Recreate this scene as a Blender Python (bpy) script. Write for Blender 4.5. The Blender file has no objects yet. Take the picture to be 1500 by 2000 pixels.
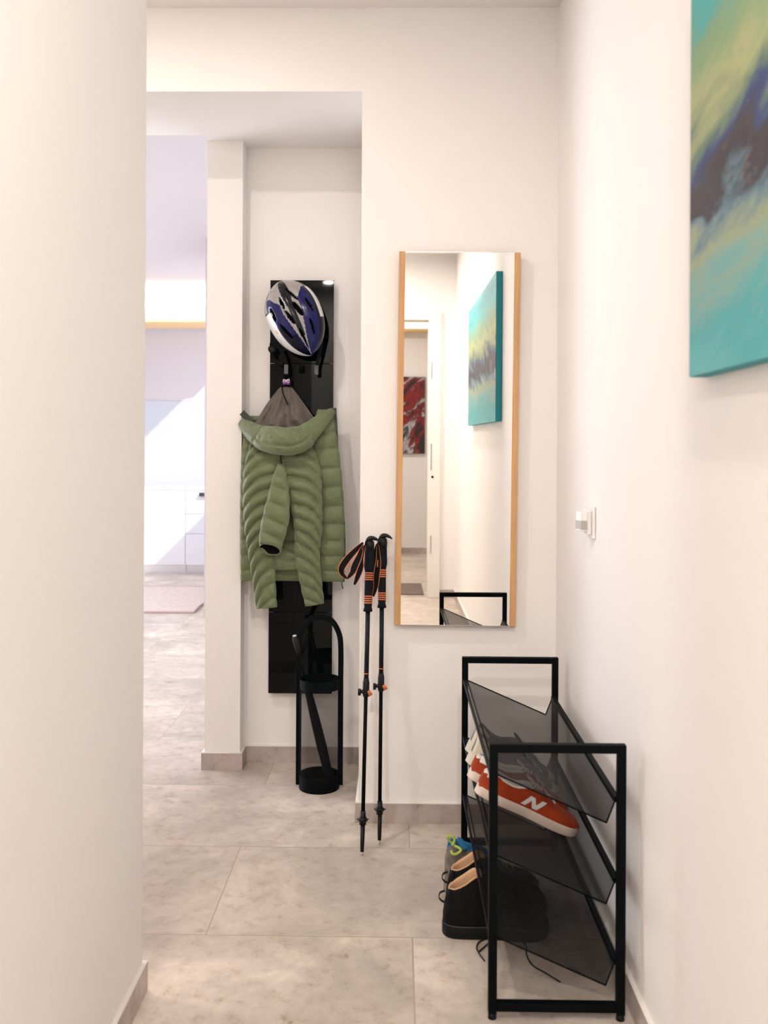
import bpy, bmesh, math, random
from mathutils import Vector, Matrix, noise, Euler

random.seed(7)
SC = bpy.context.scene
COL = SC.collection
PI = math.pi

# ------------------------------------------------------------------ camera
CAM_H = 1.385
FPX = 1805.0                                   # focal length in pixels of the 1500 x 2000 frame
cam_data = bpy.data.cameras.new('camera')
cam = bpy.data.objects.new('camera', cam_data)
COL.objects.link(cam)
cam_data.sensor_fit = 'VERTICAL'
cam_data.sensor_height = 36.0
cam_data.lens = FPX / 2000.0 * 36.0
cam_data.shift_y = -119 / 2000.0                # level camera, frame shifted down so verticals stay upright
cam_data.clip_start = 0.05
cam_data.dof.use_dof = True
cam_data.dof.focus_distance = 3.7
cam_data.dof.aperture_fstop = 3.5
RM = (Matrix.Rotation(math.atan(26 / FPX), 4, 'Z') @
      Matrix.Rotation(PI / 2, 4, 'X') @
      Matrix.Rotation(math.radians(0.3), 4, 'Z'))
cam.matrix_world = Matrix.Translation((0, 0, CAM_H)) @ RM
SC.camera = cam
R3 = RM.to_3x3()


def at(px, py, Y=None, X=None, Z=None):
    """world point where the sight line through photo pixel (px, py) meets a plane"""
    d = R3 @ Vector(((px - 750) / FPX, (881 - py) / FPX, -1.0))
    if Y is not None: t = Y / d.y
    elif X is not None: t = X / d.x
    else: t = (Z - CAM_H) / d.z
    return Vector((d.x * t, d.y * t, CAM_H + d.z * t))


# ------------------------------------------------------------------ world, view
SC.view_settings.view_transform = 'Standard'
SC.view_settings.look = 'None'
SC.view_settings.gamma = 1.0
SC.view_settings.exposure = 0.91
world = bpy.data.worlds.new('world')
SC.world = world
world.use_nodes = True
world.node_tree.nodes['Background'].inputs[0].default_value = (0.72, 0.82, 1.0, 1)
world.node_tree.nodes['Background'].inputs[1].default_value = 1.5


def light(name, kind, loc, rot, energy, color, **kw):
    d = bpy.data.lights.new(name, kind)
    d.energy = energy
    d.color = color
    for k, v in kw.items(): setattr(d, k, v)
    o = bpy.data.objects.new(name, d)
    COL.objects.link(o)
    o.location = loc
    o.rotation_euler = rot
    return o


# sun that falls through the far room's side window
sd = Vector((-1.0, 0.8, -1.0))
light('sun', 'SUN', (3, 3, 8), sd.to_track_quat('-Z', 'Y').to_euler(), 2.2, (1, 0.95, 0.88), angle=0.01)
# daylight at the window openings
light('window_daylight', 'AREA', (-5.6, 6.3, 1.45), (0, -PI / 2, 0), 165, (0.84, 0.88, 1.0), shape='RECTANGLE', size=2.6, size_y=3.8)
light('side_window_daylight', 'AREA', (-1.40, 9.6, 2.2), (0, PI / 2, 0), 3, (0.9, 0.93, 1.0), shape='RECTANGLE', size=1.6, size_y=1.6)

WARM = (1.0, 0.895, 0.83)
DOWNLIGHTS = [(-0.68, -0.9, 3.04, 27), (0.22, 0.5, 3.04, 15), (-0.95, 2.45, 3.04, 9.5), (-0.45, -3.4, 3.04, 17)]  # lamps above the camera and behind the entrance are added fill, unseen


# ------------------------------------------------------------------ materials
def mat(name, color, rough=0.6, metal=0.0, spec=0.5, bump=None, vary=None, sheen=0.0, coat=0.0, alpha=None):
    m = bpy.data.materials.new(name)
    m.use_nodes = True
    nt = m.node_tree
    b = nt.nodes['Principled BSDF']
    b.inputs['Base Color'].default_value = (*color, 1)
    b.inputs['Roughness'].default_value = rough
    b.inputs['Metallic'].default_value = metal
    b.inputs['Specular IOR Level'].default_value = spec
    b.inputs['Sheen Weight'].default_value = sheen
    b.inputs['Coat Weight'].default_value = coat
    tc = nt.nodes.new('ShaderNodeTexCoord')
    if vary:
        n = nt.nodes.new('ShaderNodeTexNoise')
        n.inputs['Scale'].default_value = vary[0]
        n.inputs['Detail'].default_value = 5
        r = nt.nodes.new('ShaderNodeValToRGB')
        r.color_ramp.elements[0].position = 0.3
        r.color_ramp.elements[1].position = 0.7
        r.color_ramp.elements[0].color = (*[c * (1 - vary[1]) for c in color], 1)
        r.color_ramp.elements[1].color = (*[min(1, c * (1 + vary[1])) for c in color], 1)
        nt.links.new(tc.outputs['Object'], n.inputs['Vector'])
        nt.links.new(n.outputs['Fac'], r.inputs[0])
        nt.links.new(r.outputs[0], b.inputs['Base Color'])
    if bump:
        n = nt.nodes.new('ShaderNodeTexNoise')
        n.inputs['Scale'].default_value = bump[0]
        n.inputs['Detail'].default_value = 4
        bp = nt.nodes.new('ShaderNodeBump')
        bp.inputs['Strength'].default_value = bump[1]
        bp.inputs['Distance'].default_value = 0.01
        nt.links.new(tc.outputs['Object'], n.inputs['Vector'])
        nt.links.new(n.outputs['Fac'], bp.inputs['Height'])
        nt.links.new(bp.outputs[0], b.inputs['Normal'])
    if alpha is not None:
        tr = nt.nodes.new('ShaderNodeBsdfTransparent')
        mx = nt.nodes.new('ShaderNodeMixShader')
        mx.inputs[0].default_value = alpha
        nt.links.new(tr.outputs[0], mx.inputs[1])
        nt.links.new(b.outputs[0], mx.inputs[2])
        nt.links.new(mx.outputs[0], nt.nodes['Material Output'].inputs[0])
    return m


def node(nt, kind, **kw):
    n = nt.nodes.new(kind)
    for k, v in kw.items():
        if k.startswith('i_'): n.inputs[k[2:].replace('_', ' ')].default_value = v
        else: setattr(n, k, v)
    return n


def ramp(nt, stops):
    r = nt.nodes.new('ShaderNodeValToRGB')
    cr = r.color_ramp
    while len(cr.elements) < len(stops): cr.elements.new(0.5)
    for e, (p, c) in zip(cr.elements, stops):
        e.position = p
        e.color = (*c, 1)
    return r


def glow(name, color, strength):
    m = bpy.data.materials.new(name)
    m.use_nodes = True
    nt = m.node_tree
    e = node(nt, 'ShaderNodeEmission')
    e.inputs[0].default_value = (*color, 1)
    e.inputs[1].default_value = strength
    nt.links.new(e.outputs[0], nt.nodes['Material Output'].inputs[0])
    return m


def tile_material(name, base, tiles=True):
    m = bpy.data.materials.new(name)
    m.use_nodes = True
    nt = m.node_tree
    b = nt.nodes['Principled BSDF']
    b.inputs['Roughness'].default_value = 0.42
    b.inputs['Specular IOR Level'].default_value = 0.35
    tc = node(nt, 'ShaderNodeTexCoord')
    mp = node(nt, 'ShaderNodeMapping')
    mp.inputs['Location'].default_value = (-0.05 + 0.59, -2.043, 0)
    nt.links.new(tc.outputs['Object'], mp.inputs['Vector'])
    br = node(nt, 'ShaderNodeTexBrick', offset=0.5, offset_frequency=2, squash=1.0)
    br.inputs['Color1'].default_value = (0, 0, 0, 1)
    br.inputs['Color2'].default_value = (1, 1, 1, 1)
    br.inputs['Mortar'].default_value = (0.5, 0.5, 0.5, 1)
    br.inputs['Scale'].default_value = 1
    br.inputs['Brick Width'].default_value = 1.18
    br.inputs['Row Height'].default_value = 0.59
    br.inputs['Mortar Size'].default_value = 0.0022
    br.inputs['Mortar Smooth'].default_value = 0.2
    nt.links.new(mp.outputs[0], br.inputs['Vector'])
    # per tile offset of the stone pattern
    off = node(nt, 'ShaderNodeVectorMath', operation='SCALE')
    off.inputs['Scale'].default_value = 7.0
    nt.links.new(br.outputs['Color'], off.inputs[0])
    add = node(nt, 'ShaderNodeVectorMath', operation='ADD')
    nt.links.new(off.outputs[0], add.inputs[0])
    nt.links.new(tc.outputs['Object'], add.inputs[1])
    src = add.outputs[0] if tiles else tc.outputs['Object']
    n1 = node(nt, 'ShaderNodeTexNoise', i_Scale=2.6, i_Detail=9.0, i_Roughness=0.62, i_Distortion=0.5)
    nt.links.new(src, n1.inputs['Vector'])
    c1 = ramp(nt, [(0.34, tuple(c * 0.80 for c in base)), (0.47, base), (0.56, tuple(c * 1.12 for c in base)), (0.66, tuple(min(1, c * 1.36) for c in base))])
    nt.links.new(n1.outputs['Fac'], c1.inputs[0])
    n2 = node(nt, 'ShaderNodeTexNoise', i_Scale=20.0, i_Detail=9.0, i_Roughness=0.75, i_Distortion=0.2)
    nt.links.new(src, n2.inputs['Vector'])
    c2 = ramp(nt, [(0.30, (0.58, 0.49, 0.41)), (0.40, (0.89, 0.86, 0.82)), (0.48, (0.98, 0.98, 0.98)), (0.58, (1.04, 1.04, 1.04)), (0.72, (1.16, 1.15, 1.14))])
    nt.links.new(n2.outputs['Fac'], c2.inputs[0])
    mul = node(nt, 'ShaderNodeMix', data_type='RGBA', blend_type='MULTIPLY')
    mul.inputs[0].default_value = 1.0
    nt.links.new(c1.outputs[0], mul.inputs[6])
    nt.links.new(c2.outputs[0], mul.inputs[7])
    # rusty small veins
    n3 = node(nt, 'ShaderNodeTexNoise', i_Scale=7.0, i_Detail=12.0, i_Roughness=0.8, i_Distortion=0.5)
    nt.links.new(src, n3.inputs['Vector'])
    c3 = ramp(nt, [(0.60, (0, 0, 0)), (0.70, (1, 1, 1))])
    nt.links.new(n3.outputs['Fac'], c3.inputs[0])
    mx = node(nt, 'ShaderNodeMix', data_type='RGBA')
    nt.links.new(c3.outputs[0], mx.inputs[0])
    nt.links.new(mul.outputs[2], mx.inputs[6])
    mx.inputs[7].default_value = (base[0] * 0.88, base[1] * 0.72, base[2] * 0.56, 1)
    last = mx.outputs[2]
    if tiles:
        mg = node(nt, 'ShaderNodeMix', data_type='RGBA')
        nt.links.new(br.outputs['Fac'], mg.inputs[0])
        nt.links.new(last, mg.inputs[6])
        mg.inputs[7].default_value = (base[0] * 0.72, base[1] * 0.68, base[2] * 0.64, 1)
        last = mg.outputs[2]
    nt.links.new(last, b.inputs['Base Color'])
    bp = node(nt, 'ShaderNodeBump')
    bp.inputs['Strength'].default_value = 0.12
    bp.inputs['Distance'].default_value = 0.004
    nt.links.new(n2.outputs['Fac'], bp.inputs['Height'])
    nt.links.new(bp.outputs[0], b.inputs['Normal'])
    return m


def wood_material(name, c0, c1, axis='Z', scale=1.0):
    m = bpy.data.materials.new(name)
    m.use_nodes = True
    nt = m.node_tree
    b = nt.nodes['Principled BSDF']
    b.inputs['Roughness'].default_value = 0.5
    tc = node(nt, 'ShaderNodeTexCoord')
    mp = node(nt, 'ShaderNodeMapping')
    s = [60 * scale, 60 * scale, 60 * scale]
    s['XYZ'.index(axis)] = 3.0 * scale
    mp.inputs['Scale'].default_value = s
    nt.links.new(tc.outputs['Object'], mp.inputs['Vector'])
    n = node(nt, 'ShaderNodeTexNoise', i_Scale=1.0, i_Detail=6.0, i_Distortion=0.6)
    nt.links.new(mp.outputs[0], n.inputs['Vector'])
    r = ramp(nt, [(0.25, c0), (0.7, c1)])
    nt.links.new(n.outputs['Fac'], r.inputs[0])
    # knots
    v = node(nt, 'ShaderNodeTexVoronoi', i_Scale=5.0)
    mp2 = node(nt, 'ShaderNodeMapping')
    s2 = [1.0, 1.0, 1.0]
    s2['XYZ'.index(axis)] = 0.6
    mp2.inputs['Scale'].default_value = s2
    nt.links.new(tc.outputs['Object'], mp2.inputs['Vector'])
    nt.links.new(mp2.outputs[0], v.inputs['Vector'])
    rk = ramp(nt, [(0.03, (1, 1, 1)), (0.07, (0, 0, 0))])
    nt.links.new(v.outputs['Distance'], rk.inputs[0])
    mx = node(nt, 'ShaderNodeMix', data_type='RGBA')
    nt.links.new(rk.outputs[0], mx.inputs[0])
    nt.links.new(r.outputs[0], mx.inputs[6])
    mx.inputs[7].default_value = (c0[0] * 0.4, c0[1] * 0.35, c0[2] * 0.3, 1)
    nt.links.new(mx.outputs[2], b.inputs['Base Color'])
    return m


def painting_teal():
    m = bpy.data.materials.new('abstract_teal_paint')
    m.use_nodes = True
    nt = m.node_tree
    b = nt.nodes['Principled BSDF']
    b.inputs['Roughness'].default_value = 0.55
    tc = node(nt, 'ShaderNodeTexCoord')
    rot = node(nt, 'ShaderNodeMapping')
    rot.inputs['Rotation'].default_value = (0.33, 0, 0)          # brush strokes climb to the right
    nt.links.new(tc.outputs['Object'], rot.inputs['Vector'])
    sc_ = node(nt, 'ShaderNodeMapping')
    sc_.inputs['Scale'].default_value = (1, 2.6, 9)
    nt.links.new(rot.outputs[0], sc_.inputs['Vector'])
    n1 = node(nt, 'ShaderNodeTexNoise', i_Scale=1.0, i_Detail=7.0, i_Roughness=0.6, i_Distortion=1.0)
    nt.links.new(sc_.outputs[0], n1.inputs['Vector'])
    sep = node(nt, 'ShaderNodeSeparateXYZ')
    nt.links.new(tc.outputs['Object'], sep.inputs[0])
    # v = z + 0.10 * noise
    ma = node(nt, 'ShaderNodeMath', operation='MULTIPLY_ADD')
    nt.links.new(n1.outputs['Fac'], ma.inputs[0])
    ma.inputs[1].default_value = 0.34
    nt.links.new(sep.outputs['Z'], ma.inputs[2])
    mr = node(nt, 'ShaderNodeMapRange')
    mr.inputs['From Min'].default_value = 0.14
    mr.inputs['From Max'].default_value = 1.0
    nt.links.new(ma.outputs[0], mr.inputs[0])
    teal = (0.06, 0.42, 0.42)
    r = ramp(nt, [(0.0, (0.13, 0.47, 0.49)), (0.12, (0.07, 0.40, 0.42)), (0.22, (0.18, 0.40, 0.38)), (0.30, (0.32, 0.38, 0.24)),
                  (0.36, (0.12, 0.22, 0.28)), (0.405, (0.035, 0.03, 0.045)), (0.45, (0.05, 0.045, 0.05)), (0.49, (0.03, 0.06, 0.19)),
                  (0.53, (0.14, 0.22, 0.16)), (0.62, (0.40, 0.44, 0.22)), (0.72, (0.22, 0.36, 0.20)), (0.84, teal), (0.92, (0.05, 0.30, 0.36)),
                  (1.0, (0.08, 0.45, 0.44))])
    nt.links.new(mr.outputs[0], r.inputs[0])
    # scattered light flecks and rust spots in the dark band
    n2 = node(nt, 'ShaderNodeTexNoise', i_Scale=3.0, i_Detail=8.0, i_Roughness=0.7, i_Distortion=1.5)
    nt.links.new(sc_.outputs[0], n2.inputs['Vector'])
    r2 = ramp(nt, [(0.60, (0, 0, 0)), (0.72, (1, 1, 1))])
    nt.links.new(n2.outputs['Fac'], r2.inputs[0])
    n3 = node(nt, 'ShaderNodeTexNoise', i_Scale=4.0, i_Detail=2.0)
    nt.links.new(tc.outputs['Object'], n3.inputs['Vector'])
    r3 = ramp(nt, [(0.35, (0.30, 0.55, 0.62)), (0.5, (0.50, 0.52, 0.36)), (0.62, (0.40, 0.13, 0.06)), (0.75, (0.75, 0.6, 0.5))])
    nt.links.new(n3.outputs['Fac'], r3.inputs[0])
    fm = node(nt, 'ShaderNodeMath', operation='MULTIPLY')
    nt.links.new(r2.outputs[0], fm.inputs[0])
    fm.inputs[1].default_value = 0.7
    mx = node(nt, 'ShaderNodeMix', data_type='RGBA')
    nt.links.new(fm.outputs[0], mx.inputs[0])
    nt.links.new(r.outputs[0], mx.inputs[6])
    nt.links.new(r3.outputs[0], mx.inputs[7])
    nt.links.new(mx.outputs[2], b.inputs['Base Color'])
    return m


def painting_red():
    m = bpy.data.materials.new('abstract_red_paint')
    m.use_nodes = True
    nt = m.node_tree
    b = nt.nodes['Principled BSDF']
    b.inputs['Roughness'].default_value = 0.4
    tc = node(nt, 'ShaderNodeTexCoord')
    n1 = node(nt, 'ShaderNodeTexNoise', i_Scale=2.0, i_Detail=6.0, i_Roughness=0.65, i_Distortion=1.6)
    nt.links.new(tc.outputs['Object'], n1.inputs['Vector'])
    r = ramp(nt, [(0.30, (0.02, 0.015, 0.02)), (0.46, (0.02, 0.014, 0.018)), (0.50, (0.30, 0.012, 0.012)), (0.54, (0.06, 0.012, 0.012)),
                  (0.59, (0.55, 0.55, 0.55)), (0.62, (0.10, 0.12, 0.14)), (0.68, (0.03, 0.03, 0.04))])
    nt.links.new(n1.outputs['Fac'], r.inputs[0])
    nt.links.new(r.outputs[0], b.inputs['Base Color'])
    return m


def panel_material():
    """black glass with a faint engraved net of lines"""
    m = bpy.data.materials.new('black_glass_panel')
    m.use_nodes = True
    nt = m.node_tree
    b = nt.nodes['Principled BSDF']
    b.inputs['Roughness'].default_value = 0.02
    b.inputs['Specular IOR Level'].default_value = 0.15
    tc = node(nt, 'ShaderNodeTexCoord')
    v = node(nt, 'ShaderNodeTexVoronoi', feature='DISTANCE_TO_EDGE', i_Scale=7.0)
    nt.links.new(tc.outputs['Object'], v.inputs['Vector'])
    r = ramp(nt, [(0.006, (0.0015, 0.0015, 0.0015)), (0.014, (0.0028, 0.004, 0.0045))])
    nt.links.new(v.outputs['Distance'], r.inputs[0])
    nt.links.new(r.outputs[0], b.inputs['Base Color'])
    return m


def fabric_material(name, color, sheen=0.3):
    m = mat(name, color, rough=0.5, spec=0.35, sheen=sheen, bump=(38, 0.35), vary=(9, 0.10))
    return m


M = {}
M['wall'] = mat('warm_white_plaster', (0.905, 0.88, 0.852), 0.85, spec=0.2, bump=(160, 0.04))
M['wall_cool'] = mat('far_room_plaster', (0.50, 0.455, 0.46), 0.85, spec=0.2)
M['ceiling'] = mat('white_ceiling_paint', (0.88, 0.85, 0.82), 0.9, spec=0.2)
M['floor'] = tile_material('travertine_tile', (0.53, 0.465, 0.40))
M['base'] = tile_material('taupe_stone_skirting', (0.48, 0.415, 0.38), tiles=False)
M['seal'] = mat('white_sealant', (0.8, 0.77, 0.72), 0.6)
M['panel'] = panel_material()
M['black_metal'] = mat('black_powder_coat', (0.002, 0.0035, 0.004), 0.5, spec=0.06)
M['rack_mesh'] = mat('black_steel_mesh', (0.012, 0.012, 0.013), 0.6, spec=0.15, alpha=0.76)
M['stand_mesh'] = mat('fine_black_mesh', (0.006, 0.006, 0.006), 0.6, spec=0.15, alpha=0.38)
M['black_cloth'] = mat('black_nylon', (0.004, 0.005, 0.006), 0.8, spec=0.15)
M['black_plastic'] = mat('black_plastic', (0.005, 0.006, 0.007), 0.45, spec=0.25)
M['grip'] = mat('black_foam_grip', (0.006, 0.008, 0.011), 0.8, spec=0.15)
M['orange'] = mat('orange_rubber', (0.62, 0.16, 0.055), 0.5)
M['steel'] = mat('brushed_steel', (0.6, 0.6, 0.6), 0.3, metal=1.0)
M['mirror'] = mat('mirror_silver', (0.89, 0.89, 0.88), 0.0, metal=1.0)
M['oak'] = wood_material('light_oak', (0.50, 0.25, 0.10), (0.70, 0.41, 0.19))
M['pine'] = wood_material('pale_pine', (0.80, 0.52, 0.24), (0.92, 0.68, 0.36), axis='X')
M['green'] = fabric_material('olive_green_nylon', (0.135, 0.168, 0.078))
M['lining'] = mat('taupe_grey_lining', (0.095, 0.078, 0.062), 0.6, sheen=0.2, bump=(30, 0.3))
M['dark_green'] = mat('dark_green_trim', (0.02, 0.03, 0.022), 0.6)
M['white_plastic'] = mat('white_plastic', (0.82, 0.80, 0.77), 0.35)
M['lens'] = mat('grey_sensor_lens', (0.42, 0.39, 0.36), 0.45)
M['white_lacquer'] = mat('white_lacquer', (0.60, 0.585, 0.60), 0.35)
M['white_door'] = mat('cream_white_door', (0.84, 0.81, 0.76), 0.4)
M['teal_paint'] = painting_teal()
M['teal_edge'] = mat('teal_canvas_edge', (0.02, 0.30, 0.35), 0.6)
M['red_paint'] = painting_red()
M['black_edge'] = mat('black_canvas_edge', (0.03, 0.03, 0.03), 0.6)
M['rug'] = mat('beige_woven_rug', (0.60, 0.52, 0.47), 0.95, vary=(40, 0.15))
M['rug_edge'] = mat('rose_rug_border', (0.45, 0.33, 0.31), 0.95)
M['mat'] = mat('taupe_doormat_pile', (0.20, 0.155, 0.125), 0.95, bump=(250, 0.6), vary=(60, 0.2))
M['h_blue'] = mat('metallic_blue_shell', (0.005, 0.008, 0.085), 0.15, spec=0.3, coat=0.05)
M['h_black'] = mat('gloss_black_shell', (0.006, 0.006, 0.008), 0.2, spec=0.3)
M['h_white'] = mat('white_shell', (0.75, 0.73, 0.72), 0.25, coat=0.3)
M['h_yellow'] = mat('yellow_emblem', (0.80, 0.45, 0.08), 0.3)
M['h_navy'] = mat('dark_navy_shell', (0.002, 0.003, 0.016), 0.2, spec=0.25)
M['foam'] = mat('black_foam', (0.003, 0.003, 0.003), 0.9, spec=0.1)
M['red_suede'] = mat('rust_red_suede', (0.36, 0.048, 0.013), 0.9, spec=0.2, sheen=0.05, bump=(200, 0.3), vary=(14, 0.25))
M['off_white'] = mat('off_white_leather', (0.78, 0.74, 0.68), 0.6)
M['cream_sole'] = mat('cream_rubber_sole', (0.72, 0.61, 0.52), 0.6, vary=(25, 0.08))
M['cream'] = mat('cream_foam', (0.66, 0.60, 0.48), 0.7)
M['grey_knit'] = mat('grey_knit', (0.21, 0.21, 0.21), 0.9, bump=(220, 0.4), vary=(30, 0.25))
M['tan'] = mat('tan_leather_lining', (0.62, 0.38, 0.21), 0.7, vary=(12, 0.1))
M['boot'] = mat('black_nubuck', (0.006, 0.005, 0.005), 0.8, spec=0.15, bump=(120, 0.25))
M['boot_sole'] = mat('black_rubber_sole', (0.005, 0.006, 0.006), 0.6, spec=0.2)
M['lace_black'] = mat('black_lace', (0.014, 0.013, 0.015), 0.8)
M['trail'] = mat('grey_brown_mesh', (0.17, 0.145, 0.12), 0.85, bump=(150, 0.4), vary=(40, 0.4))
M['blue'] = mat('bright_blue_fabric', (0.02, 0.16, 0.36), 0.7)
M['lime'] = mat('lime_green_lace', (0.38, 0.50, 0.09), 0.7)
M['purple'] = mat('purple_label', (0.16, 0.03, 0.20), 0.7)
M['oven'] = mat('black_handle', (0.02, 0.03, 0.03), 0.4)


def carbon_material():
    m = bpy.data.materials.new('silver_carbon_weave')
    m.use_nodes = True
    nt = m.node_tree
    b = nt.nodes['Principled BSDF']
    b.inputs['Roughness'].default_value = 0.3
    b.inputs['Coat Weight'].default_value = 0.4
    tc = node(nt, 'ShaderNodeTexCoord')
    ck = node(nt, 'ShaderNodeTexChecker', i_Scale=420.0)
    ck.inputs['Color1'].default_value = (0.50, 0.47, 0.44, 1)
    ck.inputs['Color2'].default_value = (0.13, 0.12, 0.12, 1)
    nt.links.new(tc.outputs['Object'], ck.inputs['Vector'])
    nt.links.new(ck.outputs['Color'], b.inputs['Base Color'])
    return m


M['carbon'] = carbon_material()


# ------------------------------------------------------------------ mesh helpers
class MB:
    def __init__(self):
        self.v, self.f, self.m = [], [], []

    def add(self, verts, faces, mi=0):
        o = len(self.v)
        self.v += [Vector(p) for p in verts]
        for i, f in enumerate(faces):
            self.f.append([o + k for k in f])
            self.m.append(mi[i] if isinstance(mi, list) else mi)
        return self

    def box(self, x0, x1, y0, y1, z0, z1, mi=0):
        if x0 > x1: x0, x1 = x1, x0
        if y0 > y1: y0, y1 = y1, y0
        if z0 > z1: z0, z1 = z1, z0
        vs = [(x0, y0, z0), (x1, y0, z0), (x1, y1, z0), (x0, y1, z0), (x0, y0, z1), (x1, y0, z1), (x1, y1, z1), (x0, y1, z1)]
        fs = [(0, 3, 2, 1), (4, 5, 6, 7), (0, 1, 5, 4), (1, 2, 6, 5), (2, 3, 7, 6), (3, 0, 4, 7)]
        return self.add(vs, fs, mi)

    def loft(self, rings, mi=0, cap0=True, cap1=True, closed=True):
        n = len(rings[0])
        vs = [p for r in rings for p in r]
        fs = []
        for i in range(len(rings) - 1):
            for j in range(n if closed else n - 1):
                k = (j + 1) % n
                fs.append((i * n + j, i * n + k, (i + 1) * n + k, (i + 1) * n + j))
        if cap0: fs.append(tuple(reversed(range(n))))
        if cap1: fs.append(tuple((len(rings) - 1) * n + j for j in range(n)))
        return self.add(vs, fs, mi)

    def tube(self, pts, r, n=12, mi=0, cap=True, flat=None, up=None):
        """pts: points; r: radius or list; flat=(w,h): rectangular section instead"""
        pts = [Vector(p) for p in pts]
        rs = r if isinstance(r, (list, tuple)) else [r] * len(pts)
        rings = []
        prev = None
        for i, p in enumerate(pts):
            t = (pts[min(i + 1, len(pts) - 1)] - pts[max(i - 1, 0)])
            t.normalize()
            if prev is None:
                a = Vector(up) if up else (Vector((0, 0, 1)) if abs(t.z) < 0.9 else Vector((0, 1, 0)))
                s = t.cross(a).normalized()
            else:
                s = (prev - t * prev.dot(t)).normalized()
            prev = s
            u = s.cross(t).normalized()
            if flat:
                w, h = flat[0] / 2 * rs[i], flat[1] / 2 * rs[i]
                rings.append([p + s * a * w + u * b * h for a, b in ((-1, -1), (1, -1), (1, 1), (-1, 1))])
            else:
                rings.append([p + (s * math.cos(2 * PI * k / n) + u * math.sin(2 * PI * k / n)) * rs[i] for k in range(n)])
        return self.loft(rings, mi, cap, cap)

    def lathe(self, prof, n=32, centre=(0, 0, 0), mi=0, cap=True):
        c = Vector(centre)
        rings = [[c + Vector((r * math.cos(2 * PI * k / n), r * math.sin(2 * PI * k / n), z)) for k in range(n)] for r, z in prof]
        return self.loft(rings, mi, cap, cap)

    def prism(self, poly, y0, y1, mi=0):
        """poly in (x, z), extruded along y"""
        n = len(poly)
        return self.loft([[Vector((x, y0, z)) for x, z in poly], [Vector((x, y1, z)) for x, z in poly]], mi)

    def build(self, name, mats, parent=None, smooth=False, bevel=0.0, origin=None, fix=True):
        me = bpy.data.meshes.new(name)
        o = Vector(origin) if origin is not None else (abs_loc(parent) if parent else Vector((0, 0, 0)))
        me.from_pydata([tuple(p - o) for p in self.v], [], self.f)
        ms = mats if isinstance(mats, (list, tuple)) else [mats]
        for m in ms: me.materials.append(m)
        for p, mi in zip(me.polygons, self.m):
            p.material_index = mi
            p.use_smooth = bool(smooth)
        if fix:
            bm = bmesh.new()
            bm.from_mesh(me)
            bmesh.ops.recalc_face_normals(bm, faces=bm.faces)
            bm.to_mesh(me)
            bm.free()
        me.update()
        ob = bpy.data.objects.new(name, me)
        COL.objects.link(ob)
        if parent:
            ob.parent = parent
            ob.location = (0, 0, 0) if origin is None else (0, 0, 0)
        else:
            ob.location = o
        if bevel:
            b = ob.modifiers.new('bevel', 'BEVEL')
            b.width = bevel
            b.segments = 2
            b.limit_method = 'ANGLE'
        return ob


LOC = {}


def abs_loc(o):
    v = Vector((0, 0, 0))
    while o is not None:
        v += o.location
        o = o.parent
    return v


def thing(name, label, cat, loc=(0, 0, 0), group=None):
    o = bpy.data.objects.new(name, None)
    COL.objects.link(o)
    o.location = loc
    o.empty_display_size = 0.1
    o['label'] = label
    o['category'] = cat
    if group: o['group'] = group
    return o


def tag(o, label, cat, group=None, kind=None):
    o['label'] = label
    o['category'] = cat
    if group: o['group'] = group
    if kind: o['kind'] = kind
    return o


def struct(name, mb, m, label=None, parent=None, bevel=0.0, cat='wall'):
    o = mb.build(name, m, parent, bevel=bevel)
    if parent is None:
        o['kind'] = 'structure'
        o['category'] = cat
        if label: o['label'] = label
    return o


def copy_tree(o, parent=None):
    c = o.copy()
    COL.objects.link(c)
    c.parent = parent
    for ch in list(o.children): copy_tree(ch, c)
    return c


def catmull(pts, n):
    """smooth interpolation of tuples, n samples"""
    k = len(pts) - 1
    out = []
    for i in range(n):
        u = i / (n - 1) * k
        j = min(int(u), k - 1)
        t = u - j
        p0, p1, p2, p3 = pts[max(j - 1, 0)], pts[j], pts[j + 1], pts[min(j + 2, k)]
        out.append(tuple(0.5 * ((2 * b) + (-a + c) * t + (2 * a - 5 * b + 4 * c - d) * t * t + (-a + 3 * b - 3 * c + d) * t ** 3)
                         for a, b, c, d in zip(p0, p1, p2, p3)))
    return out


# ------------------------------------------------------------------ the rooms
XR, XL = 0.594, -0.645
CEIL, HEAD = 3.04, 2.728
YB = 3.45
JX = -0.138

struct('floor', MB().box(-5.9, 1.45, -5.0, 11.0, -0.1, 0), M['floor'], 'large pale travertine tiles running through hall and far room', cat='floor')
struct('ceiling', MB().box(-1.9, 0.75, -1.2, YB, CEIL, CEIL + 0.12).box(-1.9, 0.75, -1.65, -1.2, 3.35, 3.45).box(-1.9, 0.75, -1.22, -1.2, CEIL + 0.12, 3.35), M['ceiling'], 'white ceiling over the hall', cat='ceiling')
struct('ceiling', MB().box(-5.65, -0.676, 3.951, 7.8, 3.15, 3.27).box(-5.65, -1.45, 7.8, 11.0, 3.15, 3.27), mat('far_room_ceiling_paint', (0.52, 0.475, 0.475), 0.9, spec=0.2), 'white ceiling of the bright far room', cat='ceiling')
struct('ceiling', MB().box(-1.75, 1.45, -5.0, -1.651, CEIL, CEIL + 0.12), M['ceiling'], 'white ceiling of the room behind the entrance, seen in the mirror', cat='ceiling')
struct('wall_right', MB().box(XR, XR + 0.15, -1.65, YB + 0.75, 0, 3.35), M['wall'], 'long warm white wall on the right carrying the teal painting')
struct('wall_left', MB().box(XL - 0.15, XL, 1.2, 2.35, 0, CEIL), M['wall'], 'plain warm white wall at the left edge of the photo')
struct('wall_back', MB().box(JX, XR, YB, 4.25, 0, 3.2), M['wall'], 'warm white wall behind the mirror')
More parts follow.
